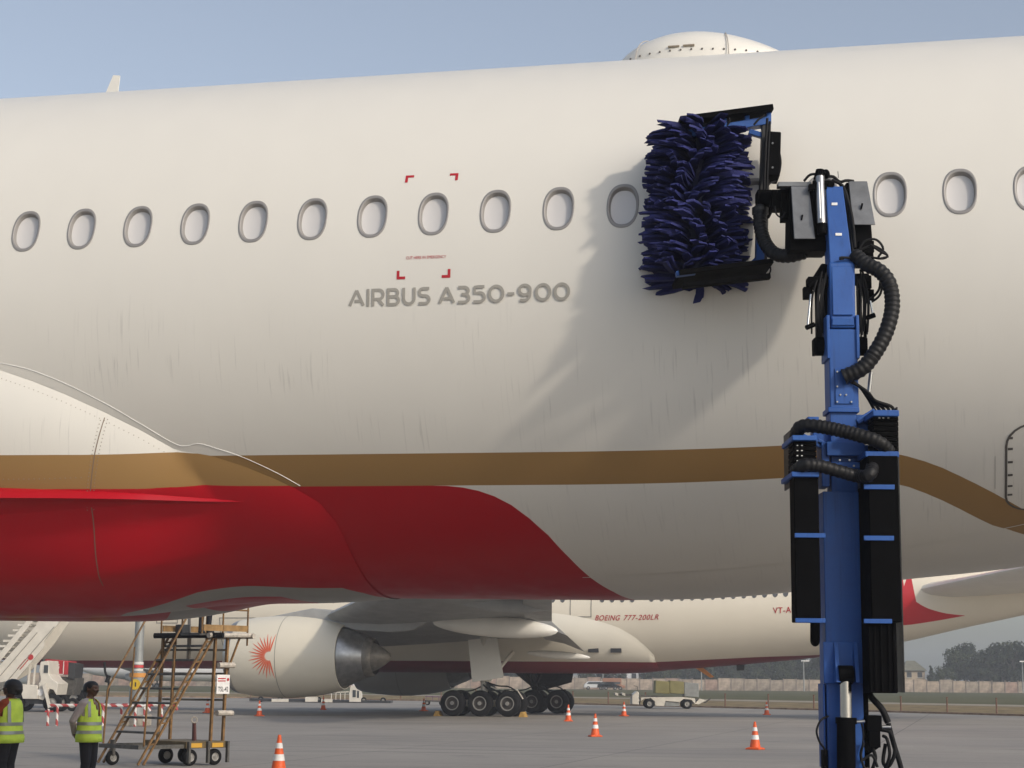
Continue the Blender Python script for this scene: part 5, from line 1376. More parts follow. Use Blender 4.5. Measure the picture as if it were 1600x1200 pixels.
for row in range(ROWS):
    for lv in range(LEVELS):
        f = lv / (LEVELS - 1)
        a = 2 * math.pi * row / ROWS + 0.30 + 0.40 * zig(f * 1.5 + 0.15) + rb.gauss(0, 0.045)
        c = BA + axd * (LEN * f + rb.gauss(0, 0.008))
        rad = e1 * math.cos(a) + e2 * math.sin(a); tan = axd.cross(rad)
        L = 0.485 + rb.uniform(-0.035, 0.02) + (0.06 if rb.random() < 0.006 else 0)
        side = 1.0 if (f * 1.5 + 0.15) % 1.0 < 0.5 else -1.0
        dt = side * 0.10 + rb.gauss(0, 0.05); dz = rb.gauss(0.02, 0.016) + 0.03 * (f > 0.95) * rb.random() + 0.03 * (f < 0.04); tw = rb.gauss(0, 0.15)
        P = []
        for k in range(5):
            t = k / 4; r_ = 0.10 + (L - 0.10) * t
            P.append(clear_of_hull(c + rad * r_ + tan * dt * t * t + axd * dz * t ** 1.6))
        wd = (tan * math.cos(tw) + axd * math.sin(tw)); hh = axd * math.cos(tw) - tan * math.sin(tw); vs = []
        for k, (w1, h1) in enumerate(((0.014, 0.008), (0.026, 0.012), (0.036, 0.014), (0.041, 0.014), (rb.uniform(0.026, 0.040), rb.uniform(0.005, 0.012)))):
            for sx, sz in ((-1, -1), (1, -1), (1, 1), (-1, 1)): vs.append(P[k] + wd * w1 * sx + hh * h1 * sz + (rad * rb.uniform(-0.02, 0.02) if k == 4 else Vector((0, 0, 0))))
        fs = [(4 * k + i, 4 * k + (i + 1) % 4, 4 * k + 4 + (i + 1) % 4, 4 * k + 4 + i) for k in range(4) for i in range(4)] + [(16, 17, 18, 19)]
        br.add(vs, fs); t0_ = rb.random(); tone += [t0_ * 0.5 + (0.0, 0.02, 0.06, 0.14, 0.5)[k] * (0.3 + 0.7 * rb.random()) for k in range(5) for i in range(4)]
def bristle_mat():
    q = NB('navy bristles'); oc = q.coord('Object')
    n1 = q.noise(oc, 8.0, 4.0, 0.6); n2 = q.noise(oc, 55.0, 3.0, 0.6)
    at_ = q.n.new('ShaderNodeAttribute'); at_.attribute_name = 'tone'
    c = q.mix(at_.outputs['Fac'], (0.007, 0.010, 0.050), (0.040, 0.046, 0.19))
    c = q.mix(q.math('MULTIPLY', q.rng(n2, 0.52, 0.72), 0.5), c, (0.05, 0.05, 0.15))
    q.l.new(c, q.b.inputs['Base Color']); q.b.inputs['Roughness'].default_value = 0.7; q.b.inputs['Specular IOR Level'].default_value = 0.2
    q.bump(n2, 0.5, 0.01)
    return q.m
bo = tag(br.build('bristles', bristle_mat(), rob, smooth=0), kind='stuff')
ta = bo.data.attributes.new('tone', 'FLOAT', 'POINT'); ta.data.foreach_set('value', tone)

# ================================================================== PEOPLE
M_SKIN = mat('brown skin', (0.115, 0.058, 0.036), 0.5, var=0.15, scale=9)
M_TROU = mat('dark trousers', (0.010, 0.010, 0.016), 0.8, var=0.3, scale=7)
M_SHOE = mat('black shoes', (0.008, 0.008, 0.008), 0.5)
M_HAIR = mat('black hair', (0.006, 0.005, 0.005), 0.5, bump=0.5, bscale=90)
M_VEST = mat('fluorescent yellow vest', (0.72, 0.98, 0.10), 0.7, var=0.12, scale=6, bump=0.5, bscale=12)
M_REFL = mat('grey reflective tape', (0.36, 0.38, 0.34), 0.4, 0.3)
M_SHIRT = mat('pale mauve shirt', (0.48, 0.41, 0.39), 0.8, var=0.15, scale=7, bump=0.4, bscale=14)
M_ORSH = mat('orange sleeve', (0.34, 0.055, 0.016), 0.8, var=0.2, scale=7, bump=0.4, bscale=14)

def capsule(mb, p, r, q, s, seg=14):
    p, q = Vector(p), Vector(q); d = q - p; L = d.length
    if L < 1e-5: return mb.ellipsoid(p, (r, r, r), seg, 8)
    P, Rr = [], []
    for i in range(5): a = math.pi / 2 * i / 4; P.append(p - d / L * r * math.cos(a)); Rr.append(max(0.002, r * math.sin(a)))
    for i in range(5): a = math.pi / 2 * i / 4; P.append(q + d / L * s * math.sin(a)); Rr.append(max(0.002, s * math.cos(a)))
    mb.tube(P, Rr, seg)
def hand(pr, wrist, d, palm_n, curl=0.5):
    """palm, four fingers of unequal length and a thumb leaving the side of the palm"""
    w_ = Vector(wrist); d = Vector(d).normalized(); n = Vector(palm_n); n = (n - d * n.dot(d)).normalized(); s = d.cross(n)
    k = w_ + d * 0.085
    for i in range(3): o = s * (0.022 * (i - 1)); pr.append((w_ + o * 0.5, 0.019, k + o, 0.015, 'skin'))
    for i, L in enumerate((0.070, 0.080, 0.075, 0.058)):
        o = s * (0.0205 * (i - 1.5)); a = k + o; b = a + (d + n * curl * 0.6).normalized() * L * 0.55; c = b + (d * (1 - curl) + n * curl * 1.6).normalized() * L * 0.5
        pr.append((a, 0.0098, b, 0.009, 'skin')); pr.append((b, 0.009, c, 0.0078, 'skin'))
    a = w_ + d * 0.025 - s * 0.025; b = a + (d * 0.7 - s * 0.6 + n * 0.4).normalized() * 0.04; c = b + (d + n * 0.6).normalized() * 0.03
    pr.append((a, 0.014, b, 0.0115, 'skin')); pr.append((b, 0.0115, c, 0.0095, 'skin'))
def person(loc, yaw, label, arms, sleeve='shirt', sleeve_end=1.0, hair='short', broad=1.0, head_turn=0.0, head_tilt=0.0, h=1.74, top_m=None, step=0.0):
    """x = forward, y = left; returns an Empty with one continuous body mesh, hair and clothing"""
    S_ = h / 1.74
    root = empty('person', loc, (0, 0, yaw), label, 'person'); root.scale = (S_, S_, S_)
    pr = []
    for sg in (1, -1):
        y = 0.095 * sg * broad; fx = step * sg
        pr += [((0, y, 0.92), 0.098 * broad, (fx * 0.5 + 0.015, y * 1.02, 0.50), 0.068, 'trousers'), ((fx * 0.5 + 0.015, y * 1.02, 0.50), 0.064, (fx - 0.02, y * 1.05, 0.10), 0.050, 'trousers'),
               ((fx - 0.035, y * 1.05, 0.055), 0.048, (fx + 0.15, y * 1.2, 0.038), 0.036, 'shoe'), ((0, y * 0.8, 0.98), 0.112 * broad, (0.0, y * 0.8, 1.02), 0.105 * broad, 'trousers')]
        pr += [((-0.01, 0.085 * sg * broad, 1.06), 0.098 * broad, (0.005, 0.095 * sg, 1.22), 0.105, sleeve), ((0.0, 0.095 * sg, 1.24), 0.108, (-0.01, 0.105 * sg, 1.36), 0.088, sleeve), ((-0.015, 0.06 * sg, 1.43), 0.055, (-0.015, 0.165 * sg, 1.405), 0.062, sleeve)]
    pr += [((-0.02, 0, 1.40), 0.062, (0.0, 0, 1.53), 0.052, 'skin')]
    T = Matrix.Translation((0.0, 0, 1.53)) @ Matrix.Rotation(head_turn, 4, 'Z') @ Matrix.Rotation(head_tilt, 4, 'Y')
    hp = lambda x, y, z: T @ Vector((x, y, z))
    pr += [(hp(-0.018, 0, 0.115), 0.090, hp(0.005, 0, 0.125), 0.088, 'skin'), (hp(0.035, 0, 0.07), 0.062, hp(0.045, 0, 0.03), 0.044, 'skin'), (hp(0.062, 0.0, 0.005), 0.024, hp(0.066, 0, 0.004), 0.022, 'skin'),
           (hp(0.088, 0, 0.112), 0.011, hp(0.108, 0, 0.072), 0.013, 'skin'), (hp(0.083, 0.03, 0.125), 0.014, hp(0.083, -0.03, 0.125), 0.014, 'skin'),
           (hp(0.092, 0.014, 0.044), 0.009, hp(0.092, -0.014, 0.044), 0.009, 'skin'), (hp(0.089, 0.012, 0.032), 0.009, hp(0.089, -0.012, 0.032), 0.009, 'skin'),
           (hp(0.07, 0.035, 0.075), 0.024, hp(0.06, 0.042, 0.085), 0.022, 'skin'), (hp(0.07, -0.035, 0.075), 0.024, hp(0.06, -0.042, 0.085), 0.022, 'skin')]
    for sg in (1, -1): pr.append((hp(-0.005, 0.086 * sg, 0.115), 0.013, hp(0.0, 0.088 * sg, 0.078), 0.011, 'skin'))
    for sg, (el, wr, hd, pn) in zip((1, -1), arms):
        sh = Vector((-0.015, 0.185 * sg, 1.395)); el = Vector(el); wr = Vector(wr)
        pr.append((sh, 0.062, el, 0.046, sleeve))
        if sleeve_end >= 1.0: pr.append((el, 0.045, wr, 0.033, sleeve))
        else: pr.append((sh.lerp(el, sleeve_end), 0.045, el, 0.041, 'skin')); pr.append((el, 0.041, wr, 0.027, 'skin'))
        hand(pr, wr, hd, pn)
    if sleeve_end < 1.0:                                          # short sleeve stops above the elbow
        fixed = []
        for it in pr:
            p, r, q, s_, t = it
            if t == sleeve and abs(r - 0.062) < 1e-6 and abs(s_ - 0.046) < 1e-6: fixed.append((p, r, Vector(p).lerp(Vector(q), sleeve_end), 0.055, t))
            else: fixed.append(it)
        pr = fixed
    mb = MB()
    for p, r, q, s_, t in pr: capsule(mb, p, r, q, s_)
    raw = mb.build('body', M_SKIN, None, smooth=0)
    rm = raw.modifiers.new('r', 'REMESH'); rm.mode = 'VOXEL'; rm.voxel_size = 0.0085
    sm = raw.modifiers.new('s', 'SMOOTH'); sm.iterations = 3; sm.factor = 0.5
    bpy.context.view_layer.update()
    me = bpy.data.meshes.new_from_object(raw.evaluated_get(bpy.context.evaluated_depsgraph_get()))
    old = raw.data; bpy.data.objects.remove(raw); bpy.data.meshes.remove(old)
    order = ['skin', sleeve, 'trousers', 'shoe']; me.materials.clear()
    for m_ in (M_SKIN, top_m, M_TROU, M_SHOE): me.materials.append(m_)
    C_ = np.empty(len(me.polygons) * 3); me.polygons.foreach_get('center', C_); C_ = C_.reshape(-1, 3)
    D_ = np.full((len(C_), len(pr)), 9.0)
    for i, (p, r, q, s_, t) in enumerate(pr):
        p = np.array(p, float); q = np.array(q, float); d = q - p; L = d @ d
        k = np.clip(((C_ - p) @ d) / L, 0, 1) if L > 1e-9 else np.zeros(len(C_))
        D_[:, i] = np.linalg.norm(C_ - p - k[:, None] * d, axis=1) - (r + (s_ - r) * k)
    tag_i = np.array([order.index(t[4]) for t in pr])
    me.polygons.foreach_set('material_index', tag_i[D_.argmin(1)].astype(np.int32))
    me.polygons.foreach_set('use_smooth', [True] * len(me.polygons)); me.update(); me.name = 'body'
    body = bpy.data.objects.new('body', me); COL.objects.link(body); body.parent = root
    # hair
    hm = MB(); rh = random.Random(9); n, m_ = 22, 14; vs = []
    for i in range(m_ + 1):
        for k in range(n):
            th = 2 * math.pi * k / n; front = math.cos(th)
            low = 0.155 if front > 0.55 else (0.10 if front > 0.1 else (0.045 if hair == 'short' else 0.02))
            zt = 0.215 if hair == 'short' else 0.24
            f = i / m_; z = low + (zt - low) * math.sin(f * math.pi / 2)
            rr_ = math.sqrt(max(0, 1 - ((z - 0.115) / (zt - 0.112)) ** 2)) if z > 0.115 else 1.0
            bulk = 1.0 if hair == 'short' else 1.12
            x = (0.106 * front - 0.008) * rr_ * bulk; y = 0.096 * math.sin(th) * rr_ * bulk
            j = 1 + rh.uniform(-0.02, 0.02)
            vs.append(hp(x * j - (0.01 if hair != 'short' else 0), y * j, z))
    hm.add(vs, [(i * n + k, i * n + (k + 1) % n, (i + 1) * n + (k + 1) % n, (i + 1) * n + k) for i in range(m_) for k in range(n)])
    if hair == 'bun': hm.ellipsoid(hp(-0.085, 0, 0.085), (0.065, 0.08, 0.085), 14, 8)
    hm.build('hair', M_HAIR, root, smooth=70)
    if hair == 'short': MB().ellipsoid(hp(0.097, 0, 0.054), (0.012, 0.03, 0.007), 10, 6).build('moustache', M_HAIR, root)
    for sg in (1, -1): MB().ellipsoid(hp(0.083, 0.03 * sg, 0.105), (0.009, 0.013, 0.007), 8, 6).build('eye', M_HAIR, root)
    return root, hp
def vest(root, broad=1.0, flare=0.0):
    rings = [(0.80, 0.165, 0.215 + flare, 0.0), (0.88, 0.160, 0.212 + flare * 0.8, 0), (0.98, 0.150, 0.206 + flare * 0.4, 0), (1.08, 0.145, 0.20, 0), (1.20, 0.140, 0.205, 0), (1.30, 0.135, 0.208, -0.005), (1.38, 0.122, 0.20, -0.01), (1.43, 0.10, 0.17, -0.012), (1.465, 0.078, 0.115, -0.012)]
    n = 36; vs = []; fs = []
    def pt(z, rx, ry, cx, a, off=0.0):
        w_ = 0.004 * math.sin(a * 7 + z * 21) + 0.004 * math.sin(a * 3 - z * 33)
        return Vector((cx + (rx + w_ + off) * math.cos(a), (ry * broad + w_ + off) * math.sin(a), z))
    for z, rx, ry, cx in rings:
        for k in range(n): vs.append(pt(z, rx, ry, cx, 2 * math.pi * k / n))
    for i in range(len(rings) - 1):
        for k in range(n):
            a = 2 * math.pi * (k + 0.5) / n; a = a if a < math.pi else a - 2 * math.pi; zm = (rings[i][0] + rings[i + 1][0]) / 2
            if zm > 1.2 and abs(a) < (zm - 1.17) * 2.0: continue                      # open V at the neck
            if 1.20 < zm < 1.42 and abs(abs(a) - math.pi / 2) < 0.20: continue         # arm holes
            k2 = (k + 1) % n; fs.append((i * n + k, i * n + k2, (i + 1) * n + k2, (i + 1) * n + k))
    v = MB().add(vs, fs).build('vest', M_VEST, root, smooth=70, fix=False)
    so_ = v.modifiers.new('thick', 'SOLIDIFY'); so_.thickness = 0.006; so_.offset = 0
    for z0 in (0.93, 1.06):
        b = MB(); vs = []
        for z in (z0, z0 + 0.05):
            rx = cinterp(z, [(q[0], q[1]) for q in rings]); ry = cinterp(z, [(q[0], q[2]) for q in rings])
            for k in range(n): vs.append(pt(z, rx, ry, 0, 2 * math.pi * k / n, 0.009))
        b.add(vs, [(k, (k + 1) % n, n + (k + 1) % n, n + k) for k in range(n)]).build('reflective_band', M_REFL, v, smooth=70)
    for sg in (1, -1):
        b = MB(); pts = [(1.112, 0.145, 0.2), (1.2, 0.140, 0.205), (1.3, 0.135, 0.208), (1.38, 0.122, 0.2), (1.43, 0.1, 0.17)]
        for side in (0.95, 2.2):
            vs = []
            for z, rx, ry in pts:
                for da in (-0.12, 0.12): vs.append(pt(z, rx, ry, -0.008, sg * (side + da), 0.010))
            b.add(vs, [(2 * i, 2 * i + 1, 2 * i + 3, 2 * i + 2) for i in range(len(pts) - 1)])
        b.build('shoulder_tape', M_REFL, v, smooth=70, fix=False)
    return v
def at_ground(px, Y): 
    p = wp(px, 1100, Y); return Vector((p.x, Y, 0))
behind = (((-0.13, 0.24, 1.13), (-0.17, 0.05, 0.93), (-0.15, -0.9, -0.35), (1, 0, 0)), ((-0.13, -0.24, 1.13), (-0.20, -0.02, 0.91), (-0.1, 0.8, -0.4), (1, 0, 0)))
r1, hp1 = person(at_ground(141, 29.0), R(-12), 'man in yellow safety vest and pale shirt standing with hands behind back', behind, 'shirt', 1.0, 'short', 1.0, R(-4), R(4), 1.745, M_SHIRT)
vest(r1); r1.scale = (1.18, 1.18, 1.0)
MB().tube(smooth_path([(-0.02, 0.075, 1.50), (0.09, 0.06, 1.40), (0.135, 0.02, 1.22)], 0.02), 0.008, 6).tube(smooth_path([(-0.02, -0.075, 1.50), (0.09, -0.06, 1.40), (0.135, 0.0, 1.22)], 0.02), 0.008, 6).build('lanyard', mat('lanyard ochre', (0.30, 0.12, 0.03), 0.7), r1)
raised = (((0.11, 0.27, 1.13), (0.33, 0.20, 1.10), (0.9, -0.3, 0.1), (0, 0, -1)), ((0.20, -0.26, 1.20), (0.22, -0.10, 1.46), (-0.2, 0.3, 1.0), (-1, 0, 0)))
r2, hp2 = person(at_ground(15, 28.4), R(172), 'woman in yellow safety vest with orange sleeves at the left edge', raised, 'sleeve', 0.66, 'bun', 1.14, R(-8), R(-8), 1.745, M_ORSH)
vest(r2, 1.14, 0.05); r2.scale = (1.26, 1.34, 1.0)
up_arm = (((0.15, 0.28, 1.62), (0.3, 0.2, 1.85), (0.5, 0, 1), (0, -1, 0)), ((0.15, -0.28, 1.62), (0.3, -0.2, 1.85), (0.5, 0, 1), (0, 1, 0)))
pw = Matrix.Translation(so) @ Matrix.Rotation(R(45), 4, 'Z') @ Vector((2.45 * 0.83, 0.55 * 1.26, 2.747))
person(pw, R(70), 'person in dark trousers standing on the platform of the steps', up_arm, 'shirt', 1.0, 'short', 1.0, 0, 0, 1.72, M_TROU)

# ================================================================== APRON VEHICLES
def frame(px, py, Y, name, label, cat):
    """vehicle frame: origin on the ground under a picture column, metres per pixel at that distance"""
    g = wp(px, py, Y); o = empty(name, (g.x, Y, 0), (0, 0, 0), label, cat)
    k = (wp(px + 1, py, Y) - wp(px, py, Y)).x
    return o, (lambda a, b: ((a - px) * k, (py - b) * k + max(0, g.z))), k
def pris(V, name, poly, y0, y1, m, parent, bevel=0.0): return MB().prism([V(*p) for p in poly], y0, y1).build(name, m, parent, smooth=30, bevel=bevel)

# mobile passenger stairs
sv, V, k = frame(50, 1107, 97.0, 'passenger_stairs', 'white mobile passenger stairs truck at the left edge', 'stairs truck')
pris(V, 'side_panel', [(-30, 1100), (7, 1067), (33, 1062.5), (73, 1013), (73, 1003), (93, 977), (110, 953), (112, 940), (76, 942), (59, 980), (9, 1038), (-40, 1090)], -1.25, -1.15, M_OFFW, sv)
pris(V, 'side_panel', [(-30, 1090), (33, 1055), (73, 1006), (112, 945), (104, 935), (52, 975), (0, 1030), (-40, 1075)], 0.95, 1.05, M_OFFW, sv)
pris(V, 'handrail_panel', [(-30, 1077), (0, 1043), (47, 982), (82, 938), (78, 932), (42, 975), (-4, 1034), (-34, 1067)], -1.22, -1.16, M_OFFW, sv)
for i in range(14):
    x, y = 2 + i * 7.2 - 16, 1046 - i * 8.2
    pris(V, 'tread', [(x - 14, y), (x + 4, y), (x + 4, y - 3.4), (x - 14, y - 3.4)], -1.1, 0.9, M_OFFW, sv)
for p0, p1 in (((20, 1064), (88, 981)), ((4, 1062), (62, 990))):
    a, b = V(*p0), V(*p1); MB().beam((a[0], -1.26, a[1]), (b[0], -1.26, b[1]), 0.03, 0.06, (0, 1, 0)).build('panel_seam', M_GAP, sv, smooth=0)
a = V(53.5, 1028); MB().cyl((a[0], -1.275, a[1]), (a[0], -1.255, a[1]), 0.15, 0.15, 16).build('badge', M_FRED, sv)
for d in (0, 4):
    a, b = V(38 - d, 1047 - d * 0.2), V(50 - d, 1032 - d * 0.2); MB().beam((a[0], -1.262, a[1]), (b[0], -1.262, b[1]), 0.05, 0.01, (0, 1, 0)).build('red_lettering', M_FRED, sv, smooth=0)
pris(V, 'body', [(28, 1069), (66, 1071), (67, 1092), (44, 1092), (40, 1080), (34, 1075), (28, 1078)], -1.2, 1.2, M_OFFW, sv, 0.03)
pris(V, 'bonnet', [(68, 1035), (80, 1033), (82, 1054), (88, 1062), (97, 1068), (95, 1086), (90, 1078), (84, 1076), (80, 1086), (75, 1094), (67, 1092), (67, 1068), (70, 1062), (66, 1048)], -1.1, 1.1, M_OFFW, sv, 0.03)
pris(V, 'cab_window', [(74, 1040), (80.5, 1040), (80.5, 1052), (74, 1052)], -1.13, -1.11, M_GLASS, sv)
for x in (50, 58): pris(V, 'pillar', [(x - 1.4, 1070), (x + 1.4, 1070), (x + 2.6, 1038), (x + 0.2, 1038)], -1.0, -0.85, M_OFFW, sv)
pris(V, 'pillar', [(60, 1070), (64, 1070), (66, 1036), (60, 1030)], 0.2, 0.35, M_DKG, sv)
pris(V, 'underframe', [(38, 1092), (92, 1090), (90, 1100), (40, 1099)], -0.9, 0.9, M_DKG, sv)
pris(V, 'stabiliser_leg', [(74, 1069), (79, 1068), (88.5, 1104), (85, 1106)], -1.35, -1.2, M_OFFW, sv); a = V(86.5, 1106); MB().box((a[0], -1.28, 0.04), (0.35, 0.35, 0.08)).build('stabiliser_foot', M_REDMARK, sv)
for x in (32, 88): a = V(x, 1094); [wheel(sv, (a[0], y, 0.48), 0.48, 0.3) for y in (-0.95, 0.95)]
a = V(70, 1082); MB().cyl((a[0], -1.14, a[1]), (a[0], -1.08, a[1]), 0.18, 0.18, 14).build('headlight', M_CWHITE, sv)

# red ground-power unit behind the stairs
gv, V, k = frame(100, 1105, 99.6, 'ground_power_unit', 'red ground power unit with white letters EFG behind the stairs', 'power unit')
pris(V, 'housing', [(74, 1031), (110, 1034), (110, 1055), (74, 1053)], -1.0, 1.0, mat('unit red', (0.40, 0.022, 0.03), 0.5, var=0.1), gv, 0.03)
pris(V, 'housing_end', [(110.3, 1036), (122, 1038), (120, 1062), (110.3, 1060)], -0.9, 0.9, M_DKG, gv)
pris(V, 'white_frame', [(103, 1034), (104, 1034), (104, 1054), (103, 1054)], -1.03, -1.01, M_CWHITE, gv)
pris(V, 'white_frame', [(76, 1052), (103, 1054), (103, 1055), (76, 1053)], -1.03, -1.01, M_CWHITE, gv)
a = V(82, 1046); b = V(97, 1046)
font_text('lettering', 'EFG', M_CWHITE, gv, lambda x, y: Vector((a[0] + (b[0] - a[0]) * x, -1.025, a[1] + 0.26 * y)), bold=0.03)
pris(V, 'chassis', [(78, 1057), (124, 1060), (124, 1070), (118, 1086), (80, 1086)], -0.8, 0.8, M_GST, gv)
for x in (86, 118): a = V(x, 1096); [wheel(gv, (a[0], y, 0.35), 0.35, 0.25) for y in (-0.7, 0.7)]

# cargo belt truck near the verge
cv, V, k = frame(1040, 1107, 128.0, 'belt_loader', 'white low cargo belt truck with olive canopy near the verge', 'belt truck')
pris(V, 'cab', [(986, 1101), (998.5, 1101), (998.5, 1096), (996, 1092), (997, 1083), (994, 1080.5), (986, 1087)], -1.0, 1.0, M_OFFW, cv, 0.04)
pris(V, 'chassis', [(997, 1097), (1005, 1092), (1015, 1091), (1021, 1096), (1022, 1103), (1036, 1103), (1038, 1095), (1060, 1097), (1066, 1092), (1078, 1093), (1084, 1100), (1084, 1091), (1060, 1089), (1000, 1090), (998, 1101)], -1.0, 1.0, M_OFFW, cv, 0.02)
pris(V, 'side_tank', [(1038, 1096), (1060, 1096), (1060, 1103), (1038, 1103)], -0.9, 0.9, M_GALV, cv)
M_OLIVE = mat('olive canopy', (0.22, 0.20, 0.085), 0.8, var=0.15, scale=1.5)
for x0, x1 in ((1022, 1044.6), (1045, 1067.3)):
    pris(V, 'canopy', [(x0, 1083.5), (x1, 1084.5), (x1, 1065.5), (x0 + 1 if x0 < 1030 else x0, 1063.8)], -0.9, 0.9, M_OLIVE, cv, 0.04)
pris(V, 'canopy_end', [(1067.5, 1088), (1090, 1089), (1090, 1068), (1067.5, 1066)], -0.88, 0.88, M_GALV, cv, 0.03)
pris(V, 'belt_frame', [(960, 1084), (1090, 1091), (1090, 1093), (960, 1087)], -0.6, 0.6, M_GST, cv)
for x in (962, 973): pris(V, 'belt_roller', [(x - 2, 1083), (x + 3, 1084), (x + 3, 1088), (x - 2, 1086.5)], -0.75, 0.75, M_OFFW, cv)
a, b, c_ = V(1090, 1092), V(1101, 1097), V(1109, 1091); MB().tube([(a[0], -0.4, a[1]), (b[0], -0.4, b[1]), (c_[0], -0.4, c_[1])], 0.06, 6).build('tow_arm', M_GST, cv)
pris(V, 'rear_guard', [(1084, 1099), (1090, 1100), (1102, 1094), (1092, 1091)], -0.7, 0.7, M_OFFW, cv)
a = V(997.5, 1078); MB().tube([(a[0], -0.3, a[1] - 0.4), (a[0] - 0.1, -0.3, a[1] + 0.2), (a[0] - 0.35, -0.3, a[1] + 0.25)], 0.03, 6).build('steering_column', M_GST, cv)
for x in (1013.5, 1072): a = V(x, 1100); [wheel(cv, (a[0], y, 0.33), 0.33, 0.24) for y in (-0.88, 0.88)]

# pallet loader behind the engine
lv_, V, k = frame(520, 1097, 146.0, 'pallet_loader', 'long low white pallet loader with operator cab seen under the engine', 'pallet loader')
pris(V, 'deck', [(393, 1096), (612, 1098), (612, 1094), (393, 1092)], -1.3, 1.3, M_DKG, lv_)
for x0, x1, y0, y1 in ((428, 454, 1092.5, 1097), (480, 499, 1089, 1096.5), (505, 522, 1092, 1097)): pris(V, 'side_box', [(x0, y1), (x1, y1), (x1, y0), (x0, y0)], -1.5, -1.32, M_OFFW, lv_)
pris(V, 'cab', [(548, 1096), (566, 1096), (566, 1084), (562, 1071), (550, 1071), (548, 1082)], -1.4, 0.0, M_OFFW, lv_)
pris(V, 'cab_window', [(553, 1089), (558, 1089), (558, 1078), (553, 1078)], -1.43, -1.41, M_GLASS, lv_); pris(V, 'cab_window', [(560, 1090), (563, 1090), (563, 1079), (560, 1079)], -1.43, -1.41, M_GLASS, lv_)
a = V(554.5, 1066); MB().cyl((a[0], -0.8, a[1] - 0.25), (a[0], -0.8, a[1]), 0.16, 0.08, 10).build('beacon', M_CWHITE, lv_)
for x in (520, 527, 534, 541): pris(V, 'railing_post', [(x - 0.5, 1095), (x + 0.5, 1095), (x + 0.5, 1081), (x - 0.5, 1081)], -1.3, -1.2, M_OFFW, lv_)
pris(V, 'railing', [(518, 1083), (547, 1081.5), (547, 1080), (518, 1081.5)], -1.3, -1.2, M_OFFW, lv_)
for x in (410, 440, 500, 570, 600): a = V(x, 1096); wheel(lv_, (a[0], -1.0, 0.22), 0.22, 0.2)

# baggage dolly
bd, V, k = frame(680, 1100, 135.0, 'baggage_dolly', 'small purple grey baggage dolly beyond the landing gear', 'dolly')
pris(V, 'deck', [(664, 1096), (694, 1097), (694, 1095), (664, 1094)], -0.6, 0.6, M_GST, bd)
for x in (666, 676, 686, 693): pris(V, 'cage_post', [(x - 0.5, 1095), (x + 0.5, 1095), (x + 0.5, 1088), (x - 0.5, 1088)], -0.6, -0.5, mat('dolly purple', (0.16, 0.10, 0.14), 0.6), bd)
pris(V, 'cage_rail', [(665, 1089), (694, 1090), (694, 1088.5), (665, 1087.5)], -0.6, -0.5, mat('dolly purple', (0.16, 0.10, 0.14), 0.6), bd)
for x in (668, 690): a = V(x, 1099); [wheel(bd, (a[0], y, 0.18), 0.18, 0.12) for y in (-0.5, 0.5)]

# parked cars in front of the wall
for i, (px, c, lab) in enumerate(((930, (0.6, 0.6, 0.6), 'white car parked far off beside the low white house'), (950, (0.55, 0.56, 0.58), 'silver car parked far off, second from the low white house'), (958, (0.30, 0.14, 0.08), 'small orange brown van parked in front of the hazy trees'))):
    cvx, V, k = frame(px, 1083, 335, 'parked_car', lab, 'car'); van = i == 2
    MB().prism([(-2.1, 0.35), (2.1, 0.35), (2.15, 0.8), (1.5, 0.95), (1.0 if not van else 1.5, 1.5 if not van else 2.1), (-1.3 if not van else -2.0, 1.5 if not van else 2.1), (-2.0, 0.95)], -0.85, 0.85).build('body', mat('car paint %d' % i, c, 0.35), cvx, bevel=0.06)
    MB().prism([(1.2, 1.0), (0.9 if not van else 1.3, 1.42), (-1.2, 1.42), (-1.6, 1.0)], -0.87, -0.855).build('side_window', M_GLASS, cvx)
    for x in (-1.3, 1.3): [wheel(cvx, (x, y, 0.32), 0.32, 0.2) for y in (-0.78, 0.78)]
    cvx.location.z = 0.36

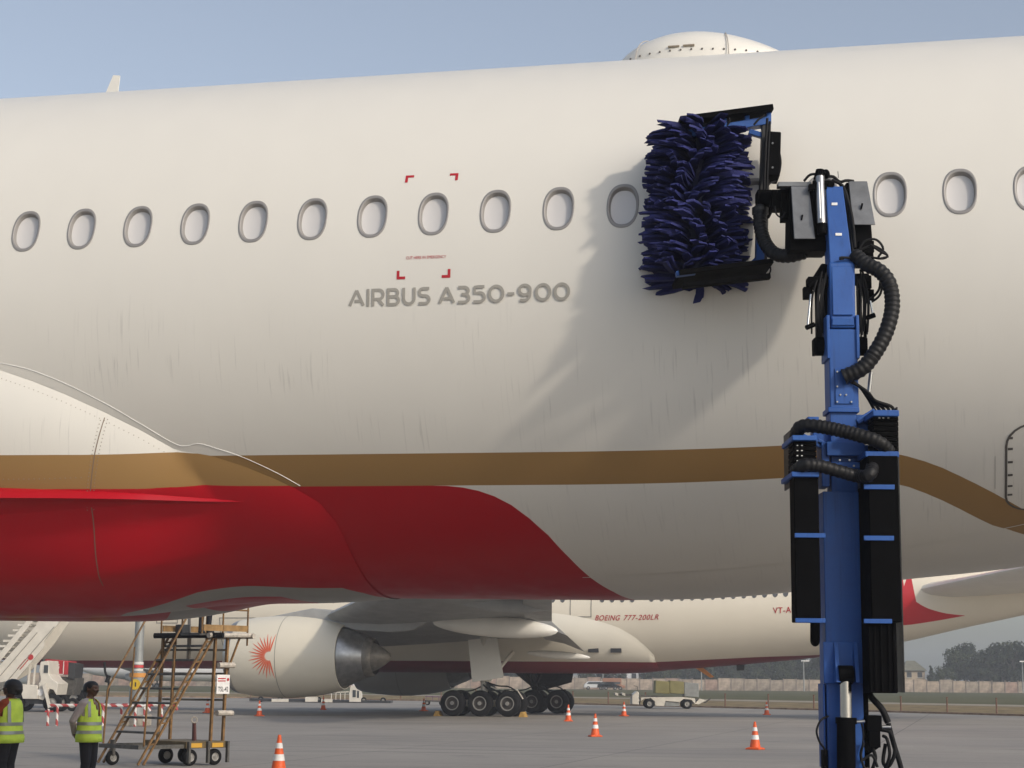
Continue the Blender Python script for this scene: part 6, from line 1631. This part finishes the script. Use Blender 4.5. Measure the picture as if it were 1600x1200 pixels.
# distant airliner with a blue tail
dv, V, k = frame(240, 1090, 300, 'airliner', 'distant pale airliner with blue tail fin seen behind the steel mast', 'airliner')
MB().lathe([(-15, 0.1), (-12, 1.1), (-6, 1.9), (0, 2.0), (10, 2.0), (13, 1.4), (15, 0.1)], (2, 0, 3.3), (1, 0, 0), 24).build('fuselage', mat('distant white', (0.62, 0.62, 0.62), 0.4), dv)
MB().prism([(-12.6, 4.5), (-7.5, 4.9), (-10.8, 9.6), (-13.2, 9.6)], -0.15, 0.15).build('fin', mat('distant blue', (0.10, 0.14, 0.30), 0.5), dv)
MB().add([(-3, -1.5, 2.6), (3, -1.5, 2.6), (-3, -14, 3.8), (-4.5, -14, 3.8), (-3, -1.5, 2.9), (3, -1.5, 2.9), (-3, -14, 3.9), (-4.5, -14, 3.9)], [(0, 1, 2, 3), (7, 6, 5, 4), (0, 4, 5, 1), (1, 5, 6, 2), (2, 6, 7, 3), (3, 7, 4, 0)]).build('wing', M_GREYP, dv, smooth=0)
MB().lathe([(0, 0.7), (1.5, 0.85), (3.2, 0.5)], (-0.5, -5, 1.9), (-1, 0, 0), 16).build('engine', M_GREYP, dv)
for x, y in ((0, -2.5), (0, 2.5), (12, 0)): wheel(dv, (x, y, 0.5), 0.5, 0.4); MB().cyl((x, y, 0.5), (x, y, 2.4), 0.12).build('gear_strut', M_STEEL, dv)

# ================================================================== HAZE
hz = MB().mm((-900, -60, -1.5), (900, 1100, 21)).build('haze', [], None, smooth=0); hz['kind'] = 'stuff'
hm = bpy.data.materials.new('haze'); hm.use_nodes = True; hn = hm.node_tree
for n_ in list(hn.nodes):
    if n_.type == 'BSDF_PRINCIPLED': hn.nodes.remove(n_)
pv = hn.nodes.new('ShaderNodeVolumePrincipled'); pv.inputs['Color'].default_value = (0.86, 0.90, 0.97, 1); pv.inputs['Density'].default_value = 0.00062
pv.inputs['Anisotropy'].default_value = 0.2
hn.links.new(pv.outputs[0], hn.nodes['Material Output'].inputs['Volume'])
hz.data.materials.clear(); hz.data.materials.append(hm)
